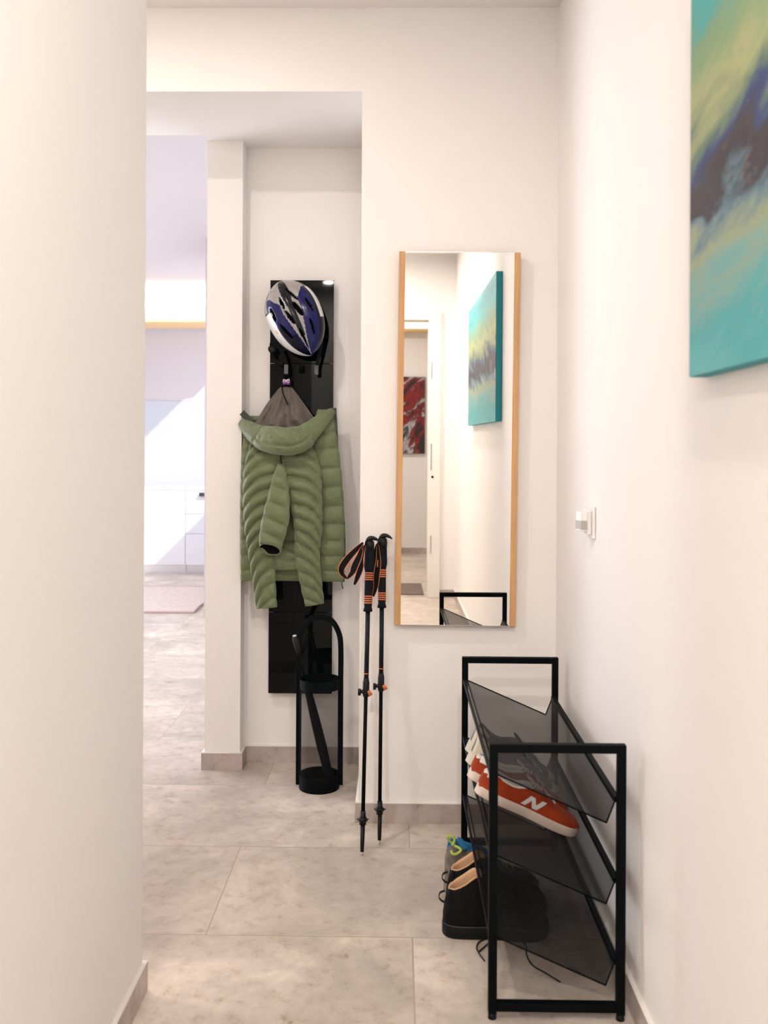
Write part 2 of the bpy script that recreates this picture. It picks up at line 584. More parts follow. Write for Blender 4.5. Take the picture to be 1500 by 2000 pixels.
struct('wall_header', MB().box(-1.75, JX, YB, 3.93, HEAD, 3.2).box(-0.83, JX, 3.93, 4.25, HEAD, 3.2), M['wall'], 'wall above the wide opening with its shaded soffit')
struct('wall_niche', MB().box(-0.676, JX, 4.10, 4.25, 0, HEAD), M['wall'], 'niche wall behind the black coat panel')
struct('wall_column', MB().box(-0.83, -0.676, 4.0, 7.65, 0, HEAD).box(-0.83, -0.84 + 0.164, 4.25, 7.65, HEAD, 3.2), M['wall'], 'narrow white wall end left of the niche')
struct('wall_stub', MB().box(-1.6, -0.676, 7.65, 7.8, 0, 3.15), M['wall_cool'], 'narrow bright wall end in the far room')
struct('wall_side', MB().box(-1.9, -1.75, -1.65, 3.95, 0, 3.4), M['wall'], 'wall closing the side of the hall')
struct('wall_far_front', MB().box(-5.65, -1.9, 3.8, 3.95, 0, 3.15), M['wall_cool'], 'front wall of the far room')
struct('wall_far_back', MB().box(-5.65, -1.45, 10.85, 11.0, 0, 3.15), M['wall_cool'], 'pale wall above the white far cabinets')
# far left wall with a large window opening
wl = MB().box(-5.65, -5.5, 3.95, 4.4, 0, 3.15).box(-5.65, -5.5, 8.2, 10.85, 0, 3.15).box(-5.65, -5.5, 4.4, 8.2, 2.75, 3.15)
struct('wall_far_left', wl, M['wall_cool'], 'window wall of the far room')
wr = (MB().box(-1.6, -1.45, 7.8, 8.5, 0, 3.15).box(-1.6, -1.45, 10.6, 10.85, 0, 3.15)
      .box(-1.6, -1.45, 8.5, 10.6, 0, 1.166).box(-1.6, -1.45, 8.5, 10.6, 3.05, 3.15))
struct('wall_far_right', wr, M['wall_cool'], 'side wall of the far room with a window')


def window(name, x, y0, y1, z0, z1, n):
    f = MB()
    f.box(x - 0.035, x + 0.035, y0, y1, z0, z0 + 0.06).box(x - 0.035, x + 0.035, y0, y1, z1 - 0.06, z1)
    for i in range(n + 1):
        y = y0 + (y1 - y0) * i / n
        f.box(x - 0.035, x + 0.035, max(y0, y - 0.035), min(y1, y + 0.035), z0 + 0.06, z1 - 0.06)
    o = struct(name, f, M['white_lacquer'], 'white window frame of the far room', cat='window')
    return o


window('window_1', -5.53, 4.4, 8.2, 0.0, 2.75, 3)
window('window_2', -1.55, 8.5, 10.6, 1.166, 3.05, 1)

# rear wall with the tall entrance opening (seen in the mirror)
YR = -1.5
OX0, OX1, OH = -0.62, 0.345, 2.50
struct('wall_rear', MB().box(-1.75, OX0 - 0.02, YR - 0.15, YR, 0, 3.35).box(OX1 + 0.02, XR, YR - 0.15, YR, 0, 3.35).box(OX0 - 0.02, OX1 + 0.02, YR - 0.15, YR, OH + 0.02, 3.35),
       M['wall'], 'rear hall wall around the tall doorway, seen in the mirror')
struct('wall_rear_room', MB().box(-1.6, 1.3, -4.85, -4.70, 0, CEIL).box(-1.75, -1.6, -4.85, YR - 0.15, 0, CEIL).box(1.3, 1.45, -4.85, YR - 0.15, 0, CEIL)
       .box(XR + 0.15, 1.3, YR - 0.15, YR, 0, CEIL), M['wall'], 'walls of the room behind the entrance, seen in the mirror')
door = bpy.data.objects.new('door_1', None)
COL.objects.link(door)
door.location = (OX1, YR, 0)
door['kind'] = 'structure'
door['label'] = 'cream door frame with lock plates around the tall doorway, seen in the mirror'
door['category'] = 'door frame'
MB().box(OX1, 0.455, YR, YR + 0.022, 0, 2.575).box(OX0 - 0.11, OX0, YR, YR + 0.022, 0, 2.575).box(OX0, OX1, YR, YR + 0.022, OH, 2.575).build('casing', M['white_door'], door, bevel=0.003)
MB().box(OX1, OX1 + 0.02, YR - 0.16, YR, 0, OH + 0.02).box(OX0 - 0.02, OX0, YR - 0.16, YR, 0, OH + 0.02).box(OX0, OX1, YR - 0.16, YR, OH, OH + 0.02).build('jamb_lining', M['white_door'], door)
for z0, z1 in ((1.97, 2.13), (1.15, 1.39), (0.40, 0.56)):
    MB().box(OX1 + 0.022, OX1 + 0.034, YR + 0.022, YR + 0.024, z0, z1).build('lock_plate', M['steel'], door)
MB().tube([(OX1 + 0.04, YR + 0.021, 1.09), (OX1 + 0.04, YR + 0.026, 1.09)], 0.011, 16).build('lock_cylinder', M['black_metal'], door)

# skirting boards
H_B = 0.073


def skirting(name, rects, label):
    b = MB()
    for r in rects: b.box(*r, 0, H_B)
    s = MB()
    for x0, x1, y0, y1 in rects: s.box(x0, x1, y0, y1, H_B, H_B + 0.003)
    o = struct(name, b, M['base'], label, cat='skirting')
    s.build('sealant_line', M['seal'], o)
    return o


T = 0.012
skirting('baseboard_back', [(JX - T, XR, YB - T, YB), (JX - T, JX, YB, 4.10)], 'taupe stone skirting under the mirror')
skirting('baseboard_right', [(XR - T, XR, -1.5, YB - T)], 'taupe stone skirting behind the shoe rack')
skirting('baseboard_left', [(XL, XL + T, 1.2, 2.35), (XL - 0.15, XL + T, 2.35, 2.35 + T)], 'taupe stone skirting at the lower left')
skirting('baseboard_niche', [(-0.676 + T, JX - T, 4.10 - T, 4.10)], 'taupe stone skirting behind the umbrella stand')
skirting('baseboard_column', [(-0.83 - T, -0.676 + T, 4.0 - T, 4.0), (-0.676, -0.676 + T, 4.0, 4.10), (-0.83 - T, -0.83, 4.0, 7.65)], 'taupe stone skirting around the narrow wall end')
skirting('baseboard_rear', [(0.455, XR - T, -1.5, -1.5 + T), (-1.6, 1.3, -4.70, -4.70 + T)], 'stone skirting in the room seen in the mirror')
skirting('baseboard_far', [(-1.6, -0.83 - T, 7.65 - T, 7.65)], 'skirting at the bright wall end in the far room')


# ------------------------------------------------------------------ ceiling downlights
def downlight(x, y, z, e, label, group=None):
    t = thing('ceiling_downlight', label, 'ceiling light', (x, y, z), group)
    MB().lathe([(0.055, z - 0.001), (0.055, z - 0.006), (0.044, z - 0.009), (0.034, z - 0.004), (0.034, z - 0.001)], 40, (x, y, 0), cap=False).build('trim_ring', M['white_plastic'], t, smooth=True)
    MB().lathe([(0.001, z - 0.003), (0.034, z - 0.003)], 40, (x, y, 0), cap=False).build('diffuser', glow('lamp_glass', (1, 0.85, 0.7), 22.0), t)
    light('downlight_lamp', 'AREA', (0, 0, 0), (0, 0, 0), e, WARM, shape='DISK', size=0.085).parent = t
    l = [c for c in t.children if c.type == 'LIGHT'][0]
    l.location = (0, 0, -0.012)
    return t


for (x, y, z, e), lb in zip(DOWNLIGHTS, ('round recessed ceiling lamp whose white reflection tops the black panel', 'round recessed ceiling lamp above the camera position, added as fill light',
                                         'round recessed ceiling lamp in the side of the hall', 'round recessed ceiling lamp added to light the room behind the entrance')):
    downlight(x, y, z, e, lb)


# ------------------------------------------------------------------ far room
ca = thing('base_cabinet', 'white handleless kitchen base cabinet with wide door, far room left', 'cabinet', (-3.6, 10.3, 0))
XD = at(362, 1040, Y=10.3).x
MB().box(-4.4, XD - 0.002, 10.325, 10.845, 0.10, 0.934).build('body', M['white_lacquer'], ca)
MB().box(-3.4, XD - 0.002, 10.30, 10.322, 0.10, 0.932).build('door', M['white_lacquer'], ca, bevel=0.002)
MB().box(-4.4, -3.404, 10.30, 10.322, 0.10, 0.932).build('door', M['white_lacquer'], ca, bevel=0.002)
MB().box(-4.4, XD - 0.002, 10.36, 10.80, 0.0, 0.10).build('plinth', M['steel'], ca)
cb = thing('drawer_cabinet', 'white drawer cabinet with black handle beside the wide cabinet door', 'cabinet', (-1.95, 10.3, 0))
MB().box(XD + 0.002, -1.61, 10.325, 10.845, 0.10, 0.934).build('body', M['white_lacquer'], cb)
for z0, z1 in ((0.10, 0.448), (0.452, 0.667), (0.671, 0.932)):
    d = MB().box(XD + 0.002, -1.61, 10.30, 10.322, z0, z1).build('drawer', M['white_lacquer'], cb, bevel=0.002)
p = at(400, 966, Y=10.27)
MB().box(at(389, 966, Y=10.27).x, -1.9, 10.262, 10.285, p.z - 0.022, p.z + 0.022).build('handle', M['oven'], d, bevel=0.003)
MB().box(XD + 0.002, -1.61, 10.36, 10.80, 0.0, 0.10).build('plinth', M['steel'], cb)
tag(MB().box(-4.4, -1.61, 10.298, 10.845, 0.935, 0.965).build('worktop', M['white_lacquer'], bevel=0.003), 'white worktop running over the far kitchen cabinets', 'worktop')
tag(MB().box(-4.4, -1.61, 10.835, 10.845, 0.965, 1.96).build('wallpanel', mat('pale_wallpanel_tone', (0.42, 0.43, 0.46), 0.5)), 'added pale splashback above the white worktop', 'wallpanel')  # added panel, gives the paler band of wall over the worktop
# light cornice with wooden underside above the worktop
lc = thing('light_cornice', 'white light cornice with wooden underside below the far ceiling', 'cornice', (-3.5, 10.2, 2.8))
zc = at(340, 625, Y=10.2).z
zt = at(340, 600, Y=10.2).z
MB().box(-5.4, -1.61, 10.2, 10.845, zc, zt).build('cornice_box', M['white_lacquer'], lc)
MB().box(-5.4, -1.61, 10.2, 10.78, zc - 0.02, zc).build('wooden_underside', M['pine'], lc)
MB().box(-5.4, -1.61, 10.30, 10.36, zt, 3.15).build('pine_board', M['pine'], lc)
MB().box(-5.3, -1.7, 10.24, 10.27, zt + 0.001, zt + 0.012).build('led_strip', glow('led_glow', (1, 0.93, 0.8), 30.0), lc)
light('cornice_lamp', 'AREA', (-3.5, 10.0, zt + 0.03), (PI * 0.92, 0, 0), 22, (1, 0.95, 0.9), shape='RECTANGLE', size=3.6, size_y=0.08)
# rug with cut corners
rp = [at(262, 1197, Z=0), at(384, 1197, Z=0), at(397, 1183, Z=0), at(404, 1148, Z=0), at(318, 1146, Z=0), at(262, 1180, Z=0)]
y0r, y1r = rp[0].y, rp[3].y
poly = [(-3.3, y0r), (at(380, 1197, Z=0).x, y0r), (at(397, 1180, Z=0).x, y0r + 0.30), (at(397, 1180, Z=0).x + 0.05, y1r - 0.2), (at(397, 1180, Z=0).x - 0.2, y1r), (-3.0, y1r), (-3.3, y1r - 0.3)]
rg = MB().loft([[Vector((x, y, z)) for x, y in poly] for z in (0.001, 0.010)]).build('rug', M['rug'])
tag(rg, 'pale rose-beige rug with cut corners on the far room floor', 'rug')
bp = MB()
for i in range(len(poly)):
    a, b2 = Vector((*poly[i], 0.008)), Vector((*poly[(i + 1) % len(poly)], 0.008))
    bp.tube([a, b2], 0.010, 8)
bp.build('border', M['rug_edge'], rg)

# ------------------------------------------------------------------ room behind the entrance (seen in the mirror)
pr = MB().box(-0.25, 0.45, -4.69, -4.665, 1.25, 2.20).build('abstract_painting', M['red_paint'])
tag(pr, 'red, black and white abstract painting reflected at the left of the mirror', 'painting')
MB().box(-0.253, 0.453, -4.695, -4.67, 1.247, 2.203).build('canvas_edge', M['black_edge'], pr)
cr = thing('light_cornice', 'bright white light cornice above the red painting, reflected in the mirror', 'cornice', (-0.15, -4.6, 2.8))
MB().box(-1.6, 1.3, -4.699, -4.45, 2.75, 2.775).build('cornice_base', M['pine'], cr)
MB().box(-1.6, 1.3, -4.47, -4.45, 2.775, 2.93).build('cornice_front', glow('lit_cornice_diffuser', (1, 0.9, 0.72), 1.0), cr)
MB().box(-1.5, 1.2, -4.6, -4.57, 2.775, 2.785).build('led_strip', glow('warm_led', (1, 0.85, 0.6), 12.0), cr)
dm = MB().box(-0.45, 0.32, -2.25, -1.62, 0.001, 0.012).build('doormat', M['mat'], bevel=0.004)
tag(dm, 'taupe brown doormat before the open door, seen in the mirror', 'doormat')


# ------------------------------------------------------------------ teal painting on the right wall
FX = XR - 0.037
ye = at(1347, 500, X=FX).y
zb = at(1347, 737, X=FX).z
cv = thing('canvas_painting', 'large teal and olive abstract canvas on the right wall', 'painting', (XR, ye - 0.75, zb))
ZT = zb + 0.82
MB().box(FX + 0.0015, XR - 0.001, 0.12, ye, zb, ZT).build('canvas_edge', M['teal_edge'], cv, bevel=0.002)
MB().box(FX, FX + 0.002, 0.121, ye - 0.001, zb + 0.001, ZT - 0.001).build('painted_face', M['teal_paint'], cv)

# ------------------------------------------------------------------ mirror
mt = [at(780, 490, Y=YB - 0.03), at(1015, 496, Y=YB - 0.03), at(1008, 1222, Y=YB - 0.03), at(770, 1222, Y=YB - 0.03)]
cx = sum(p.x for p in mt) / 4
cz = sum(p.z for p in mt) / 4
mw = ((mt[1] - mt[0]).length + (mt[2] - mt[3]).length) / 2
mh = ((mt[3] - mt[0]).length + (mt[2] - mt[1]).length) / 2
mir = thing('wall_mirror', 'tall wall mirror with oak side strips, hung slightly crooked', 'mirror', (cx, YB - 0.022, cz))
hw, hh, sw = mw / 2, mh / 2, 0.0225
o = Vector((cx, YB - 0.022, cz))


def rel(mb, name, m, parent, **k):
    """vertices given relative to the parent's base"""
    return mb.build(name, m, parent, origin=(0, 0, 0), **k)


rel(MB().box(-hw + sw, hw - sw, -0.012, -0.008, -hh + 0.001, hh - 0.001), 'mirror_glass', M['mirror'], mir)
rel(MB().box(-hw + sw, hw - sw, -0.008, 0.008, -hh + 0.006, hh - 0.006), 'back_board', M['oak'], mir)
rel(MB().box(-hw, -hw + sw, -0.014, 0.010, -hh, hh), 'side_strip', M['oak'], mir, bevel=0.002)
rel(MB().box(hw - sw, hw, -0.014, 0.010, -hh, hh), 'side_strip', M['oak'], mir, bevel=0.002)
rel(MB().box(-hw + sw, hw - sw, -0.0135, 0.008, hh - 0.0015, hh), 'edge_profile', M['steel'], mir)
rel(MB().box(-hw + sw, hw - sw, -0.0135, 0.008, -hh, -hh + 0.0015), 'edge_profile', M['steel'], mir)
mir.rotation_euler = (math.radians(0.38), math.radians(0.45), math.radians(0.40))
mir.rotation_mode = 'XYZ'

# ------------------------------------------------------------------ motion sensor on the right wall
sp = at(1158, 1020, X=XR)
ms = thing('motion_sensor', 'white wall motion sensor right of the mirror', 'sensor', (XR, sp.y, sp.z))
rel(MB().box(-0.009, -0.0005, -0.042, 0.042, -0.048, 0.048), 'wall_plate', M['white_plastic'], ms, bevel=0.003)
rel(MB().box(-0.022, -0.009, -0.028, 0.036, -0.036, 0.036), 'insert', M['white_plastic'], ms, bevel=0.003)
rel(MB().loft([[Vector((x, y, z)) for x, y in [(-0.022, -0.026), (-0.040, -0.020), (-0.050, 0.005), (-0.040, 0.028), (-0.022, 0.034)]] for z in (-0.026, 0.032)]),
    'sensor_head', M['white_plastic'], ms, bevel=0.002)
rel(MB().loft([[Vector((x, y, z)) for x, y in [(-0.024, -0.0275), (-0.041, -0.0215), (-0.0515, 0.005), (-0.041, 0.026), (-0.030, 0.026), (-0.030, 0.0)]] for z in (-0.020, 0.006)]),
    'lens', M['lens'], ms)

# ------------------------------------------------------------------ coat rack panel in the niche
PY = 4.055
pl = at(526, 950, Y=PY).x
prx = at(650, 950, Y=PY).x
pz = [at(590, y, Y=PY).z for y in (547, 710, 872, 1034, 1196, 1355)]
cr_ = thing('coat_rack_panel', 'tall black glass coat rack panel on the niche wall', 'coat rack', ((pl + prx) / 2, 4.10, pz[5]))
MB().box(pl + 0.02, prx - 0.02, PY + 0.012, 4.10, pz[5] + 0.02, pz[0] - 0.02).build('backing_frame', M['black_metal'], cr_)
for i in range(5):
    MB().box(pl, prx, PY, PY + 0.012, pz[i + 1] + 0.0008, pz[i] - 0.0008).build('glass_panel', M['panel'], cr_, bevel=0.0008)


def hook(px, py):
    c = at(px, py, Y=PY)
    h = MB()
    h.tube([(c.x, PY - 0.0005, c.z), (c.x, PY - 0.004, c.z)], 0.014, 24)
    pts = catmull([(c.x, PY - 0.004, c.z), (c.x, PY - 0.03, c.z - 0.004), (c.x, PY - 0.052, c.z + 0.004), (c.x, PY - 0.060, c.z + 0.024)], 12)
    h.tube(pts, 0.0055, 12)
    h.build('hook', M['black_metal'], cr_, smooth=True)
    return c


for q in ((585, 612), (560, 735), (590, 724)): hook(*q)


# ------------------------------------------------------------------ helmet
def build_helmet():
    c = at(578, 622, Y=3.94)
    t = thing('bicycle_helmet', 'blue, black and silver bicycle helmet hanging on the black panel', 'helmet', c)
    NS, NT = 150, 110
    L, W, D = 0.172, 0.118, 0.105
    ang = math.radians(24)                    # long axis leans: top to the left, bottom to the right
    ax = Vector((math.sin(ang), 0, -math.cos(ang)))     # s = +1 at the bottom right
    ay = Vector((math.cos(ang), 0, math.sin(ang)))      # t = +1 to the right
    def plan(s):
        w = (1 - abs(s) ** 2.3) ** 0.62
        return w * (1.0 - 0.10 * s)
    # vents: (s centre, t centre, half length, half width, slant)
    vents = [(-0.38, -0.22, 0.17, 0.055, 0.10), (0.02, -0.14, 0.20, 0.075, 0.35), (-0.50, 0.26, 0.20, 0.055, 0.55), (-0.10, 0.24, 0.20, 0.085, 0.30),
             (-0.22, -0.66, 0.17, 0.06, 0.1), (0.62, 0.02, 0.26, 0.055, 0.0), (0.30, -0.50, 0.22, 0.055, 0.3), (-0.1, 0.66, 0.2, 0.05, 0.25), (0.42, 0.52, 0.2, 0.05, 0.1)]
    def vent(s, tt):
        best = 1.0
        for s0, t0, a, b2, sl in vents:
            ds = (s - s0) / a
            dt = (tt - t0 - sl * (s - s0)) / b2
            best = min(best, ds * ds + dt * dt)
        return best
    def colour(s, tt):
        if vent(s, tt) < 0.95: return 5
        k = tt
        # central black stripe, widening at the top
        wtop = 0.10 + 0.22 * max(0, -s - 0.2)
        mid = 0.02
        if abs(k - mid - 0.02) < wtop and s < 0.55: return 1
        # silver bands either side
        e = 0.30 - 0.16 * s
        inner = 0.33 if s < -0.1 else 0.33 - 0.26 * (s + 0.1)
        if s < -0.62: inner = 0.85
        elif s < -0.35: inner = 0.33 + (-0.35 - s) / 0.27 * 0.40
        if abs(k - 0.03) < inner: return 2
        if k < -0.72 and s > -0.35: return 3 if s > -0.30 else 1
        if k > 0.88 and -0.6 < s < 0.25: return 3
        if k < -0.86: return 2
        if k > 0.80 or (s > 0.15 and -0.72 < k < -0.30 - 0.5 * (0.6 - s)): return 4
        if s > 0.45 and k < -0.2: return 4
        return 0
    verts, faces, cols = [], [], []
    for i in range(NS + 1):
        s = -math.cos(PI * i / NS)
        for j in range(NT + 1):
            tt = -math.cos(PI * j / NT)
            tt = math.sin(PI / 2 * (2 * j / NT - 1))
            w = plan(s)
            q = max(0.0, 1 - tt * tt)
            hgt = D * (max(0, 1 - abs(s) ** 2.4) ** 0.55) * q ** 0.5
            # ridges
            hgt += 0.006 * math.cos(tt * 10.0) * q * (1 - s * s)
            v = vent(s, tt)
            dep = 0.0
            if v < 1.0: dep = 0.030 * min(1.0, (1 - v) * 5.0)
            elif v < 1.35: dep = -0.003
            f = 1 - dep / 0.14
            x = tt * W * w * (1 - 0.25 * dep / 0.03 * 0.2)
            verts.append(ax * (s * L) + ay * x + Vector((0, -hgt * f, 0)))
    n = NT + 1
    for i in range(NS):
        for j in range(NT):
            faces.append((i * n + j, i * n + j + 1, (i + 1) * n + j + 1, (i + 1) * n + j))
            s = -math.cos(PI * (i + .5) / NS)
            tt = math.sin(PI / 2 * (2 * (j + .5) / NT - 1))
            cols.append(colour(s, tt))
    rel(MB().add(verts, faces, cols), 'shell', [M['h_blue'], M['h_black'], M['carbon'], M['h_white'], M['h_navy'], M['foam']], t, smooth=True)
    # foam rim behind the shell
    rings = []
    for k, (sc2, yy) in enumerate(((1.0, 0.0), (0.99, 0.018), (0.90, 0.028), (0.80, 0.020), (0.72, -0.03))):
        ring = []
        for a in range(72):
            s = -math.cos(2 * PI * a / 72)
            sg = 1 if a < 36 else -1
            ring.append(ax * (s * L * sc2) + ay * (sg * W * plan(s) * sc2) + Vector((0, yy, 0)))
        rings.append(ring)
    rel(MB().loft(rings, cap0=False, cap1=True), 'foam_liner', M['foam'], t, smooth=True)
    # emblem on the white side field
    em = MB()
    def on(s, tt, lift=0.0015):
        w = plan(s)
        q = max(0.0, 1 - tt * tt)
        hgt = D * (max(0, 1 - abs(s) ** 2.4) ** 0.55) * q ** 0.5 + 0.006 * math.cos(tt * 10.0) * q * (1 - s * s)
        return ax * (s * L) + ay * (tt * W * w) + Vector((0, -hgt - lift, 0))
    ctr = (0.18, -0.83)
    ring = [on(ctr[0] + 0.11 * math.cos(a * PI / 8), ctr[1] + 0.075 * math.sin(a * PI / 8)) for a in range(16)]
    em.add(ring + [on(*ctr, 0.003)], [(k, (k + 1) % 16, 16) for k in range(16)])
    rel(em, 'emblem', M['h_yellow'], t)
    # straps and buckles
    def loc(px, py, Y): return at(px, py, Y=Y) - c
    for pth in ([(545, 675, 3.95), (556, 700, 3.97), (559, 716, 3.98)], [(628, 668, 3.95), (622, 700, 3.97), (618, 716, 3.98)], [(530, 670, 3.95), (533, 700, 3.99), (552, 712, 3.985)]):
        rel(MB().tube(catmull([tuple(loc(*q)) for q in pth], 14), 1.0, flat=(0.015, 0.0018), up=(0, 1, 0)), 'strap', M['black_cloth'], t)
    for px, py in ((559, 721), (618, 722)):
        b = loc(px, py, 3.975)
        rel(MB().box(b.x - 0.009, b.x + 0.009, b.y - 0.005, b.y + 0.005, b.z - 0.022, b.z + 0.02), 'buckle', mat('grey_plastic', (0.07, 0.075, 0.075), 0.4), t, bevel=0.003)
    b = loc(531, 682, 3.97)
    rel(MB().tube([b + Vector((0, 0.01, 0)), b + Vector((0, -0.012, 0))], [0.017, 0.015], 20), 'fit_dial', M['black_plastic'], t, smooth=True)
    return t


build_helmet()


# ------------------------------------------------------------------ jacket
def spow(v, e): return math.copysign(abs(v) ** e, v)


def quilt(mb, ctl, n_baf, slant=0.0, arc=0.0, rows=12, nv=56, puff=0.42, mi=0, wr=0.0022, cap0=True, cap1=True, sq=0.8, seed=0.0, axis_x=False, tilt=0.0):
    """ctl: (px, py, Y, half width px, half thickness m). A puffy tube with stitched chambers."""
    N = int(n_baf * rows) + 1
    sm = catmull(ctl, N)
    P = [at(a[0], a[1], Y=a[2]) for a in sm]
    rings = []
    for i in range(N):
        u = i / (N - 1)
        t = (P[min(i + 1, N - 1)] - P[max(i - 1, 0)]).normalized()
        side = Vector((0, 1, 0)).cross(t).normalized()
        if side.x < 0 and not axis_x: side = -side
        if axis_x and side.z < 0: side = -side
        hw_ = sm[i][3] / FPX * P[i].y
        th = sm[i][4]
        ring = []
        for k in range(nv):
            a = 2 * PI * k / nv
            ca_, sa = math.cos(a), math.sin(a)
            q = u * n_baf + slant * ca_ + arc * (1 - ca_ * ca_)
            s = abs(math.sin(PI * q)) ** 0.55
            if not axis_x: f_t = 1 - puff * (1 - s); f_w = 1 - 0.055 * (1 - s)
            else: f_t = 1.0; f_w = 1.0
            x = side * (hw_ * f_w * spow(ca_, sq))
            y = Vector((0, -1, 0)) * (th * f_t * spow(sa, 0.75))
            p = P[i] + x + y
            nz = noise.noise(p * 28 + Vector((seed, 0, 0))) * 0.6 + noise.noise(p * 75 + Vector((seed, 3, 0))) * 0.4
            p = p + Vector((0, -1, 0)) * (nz * wr * 2.2 * (1 if sa > 0 else 0.2)) + side * (nz * wr * 0.7)
            ring.append(p)
        rings.append(ring)
    if tilt:
        m0 = int(N * 0.80)
        for i in range(m0, N):
            f = ((i - m0) / (N - 1 - m0)) ** 1.5
            for k in range(nv):
                sa = math.sin(2 * PI * k / nv)
                rings[i][k] = rings[i][k] + Vector((0, 0, tilt * f * sa))
    mb.loft(rings, mi, cap0, cap1)
    return rings


def build_jacket():
    c = at(570, 760, Y=4.0)
    t = thing('puffer_jacket', 'olive green quilted puffer jacket hanging on the black panel', 'jacket', c)
    # back part of the body, hanging wide
    b = MB()
    quilt(b, [(568, 815, 4.005, 82, .022), (566, 860, 4.0, 88, .030), (566, 950, 4.0, 92, .034), (568, 1050, 4.0, 94, .034), (569, 1100, 4.0, 95, .030), (569, 1134, 4.005, 95, .018)],
          11, slant=0.0, puff=0.30, sq=0.75, nv=110, seed=1)
    b.build('body', M['green'], t, smooth=True)
    # right front panel with its pocket seam
    f = MB()
    quilt(f, [(636, 800, 3.985, 16, .014), (634, 850, 3.972, 24, .020), (640, 930, 3.965, 28, .022), (645, 1010, 3.965, 28, .022), (646, 1080, 3.968, 27, .022), (645, 1136, 3.975, 26, .012)],
          11, slant=0.0, puff=0.6, seed=2)
    f.build('front_panel', M['green'], t, smooth=True)
    g = MB()
    quilt(g, [(489, 840, 3.985, 12, .014), (486, 900, 3.978, 15, .020), (484, 980, 3.975, 15, .022), (486, 1060, 3.975, 17, .022), (490, 1134, 3.98, 20, .012)],
          11, slant=0.1, puff=0.6, seed=3)
    g.build('front_panel', M['green'], t, smooth=True)
    # centre fold in shadow between the sleeves
    h = MB()
    quilt(h, [(569, 1050, 3.985, 14, .012), (568, 1066, 3.962, 26, .020), (564, 1085, 3.945, 34, .024), (565, 1112, 3.95, 36, .016)],
          3, slant=-0.3, arc=-0.35, puff=0.5, seed=4)
    h.build('centre_fold', M['green'], t, smooth=True)
    # sleeves
    s1 = MB()
    quilt(s1, [(518, 868, 3.955, 30, .026), (513, 920, 3.935, 37, .034), (510, 975, 3.925, 36, .036), (508, 1030, 3.925, 31, .034), (511, 1080, 3.932, 27, .030), (516, 1135, 3.94, 23, .026), (521, 1187, 3.945, 21, .020)],
          12, slant=0.8, arc=0.55, puff=0.78, seed=5, wr=0.003)
    s1.build('sleeve', M['green'], t, smooth=True)
    s2 = MB()
    quilt(s2, [(578, 872, 3.955, 30, .026), (589, 920, 3.925, 38, .036), (597, 975, 3.915, 33, .038), (602, 1030, 3.915, 28, .036), (600, 1080, 3.922, 25, .032), (607, 1135, 3.93, 22, .028), (615, 1181, 3.938, 19, .020)],
          12, slant=-0.8, arc=0.45, puff=0.78, seed=6, wr=0.003)
    s2.build('sleeve', M['green'], t, smooth=True)
    # folded flap with open end, in front of the left sleeve
    s3 = MB()
    r = quilt(s3, [(549, 906, 3.908, 7, .012), (547, 930, 3.888, 14, .020), (545, 965, 3.873, 21, .026), (540, 1005, 3.866, 26, .028), (533, 1040, 3.863, 26, .028), (527, 1074, 3.863, 22, .024)],
              6, slant=-0.25, arc=0.0, puff=0.66, seed=7, cap1=False, tilt=0.022)
    s3.build('folded_cuff_sleeve', M['green'], t, smooth=True)
    last = r[-1]
    cc = sum(last, Vector()) / len(last)
    disc = [cc + (p - cc) * 0.90 + Vector((0, 0.001, 0.002)) for p in last]
    back = [cc + (p - cc) * 0.80 + Vector((0.003, 0.004, 0.03)) for p in last]
    MB().loft([last, disc], cap0=False, cap1=False).build('cuff_edge', M['green'], t, smooth=True)
    MB().loft([disc, back], cap0=False, cap1=True).build('cuff_shade_cap', M['foam'], t, smooth=True)  # near-black inside stands in for the shade within the sleeve
    # hood: a sagging padded roll
    hd = MB()
    ctl = [(468, 824, 3.985, 6, .012), (480, 832, 3.965, 13, .022), (497, 846, 3.935, 19, .034), (516, 856, 3.905, 25, .044), (540, 860, 3.885, 27, .050),
           (564, 862, 3.88, 27, .050), (588, 856, 3.89, 26, .046), (606, 842, 3.915, 20, .036), (624, 826, 3.94, 16, .026), (640, 811, 3.96, 12, .018), (652, 801, 3.975, 6, .010)]
    N = 120
    sm = catmull(ctl, N)
    rings = []
    for i in range(N):
        P = at(sm[i][0], sm[i][1], Y=sm[i][2])
        P2 = at(*sm[min(i + 1, N - 1)][:2], Y=sm[min(i + 1, N - 1)][2])
        P0 = at(*sm[max(i - 1, 0)][:2], Y=sm[max(i - 1, 0)][2])
        tt = (P2 - P0).normalized()
        side = tt.cross(Vector((0, 1, 0))).normalized()
        if side.z < 0: side = -side
        u = i / (N - 1)
        hw_ = sm[i][3] / FPX * P.y
        ring = []
        seam = 0
        for su in (0.235, 0.665): seam += math.exp(-((u - su) / 0.010) ** 2)
        for k in range(64):
            a = 2 * PI * k / 64
            ca_, sa = math.cos(a), math.sin(a)
            crease = math.exp(-((ca_ + 0.28) / 0.09) ** 2) * (1 if 0.24 < u < 0.66 else 0.25)
            th = sm[i][4] * (1 - 0.20 * crease * (sa > 0) - 0.18 * seam)
            p = P + side * (hw_ * spow(ca_, 0.85) * (1 - 0.04 * seam)) + Vector((0, -1, 0)) * (th * spow(sa, 0.8))
            nz = noise.noise(p * 22) * 0.6 + noise.noise(p * 60) * 0.4
            p += Vector((0, -1, 0)) * nz * 0.008 * (sa > 0) + side * nz * 0.003
            ring.append(p)
        rings.append(ring)
    hd.loft(rings)
    hd.build('hood', M['green'], t, smooth=True)
    # small flap at the left end of the hood
    fl = MB()
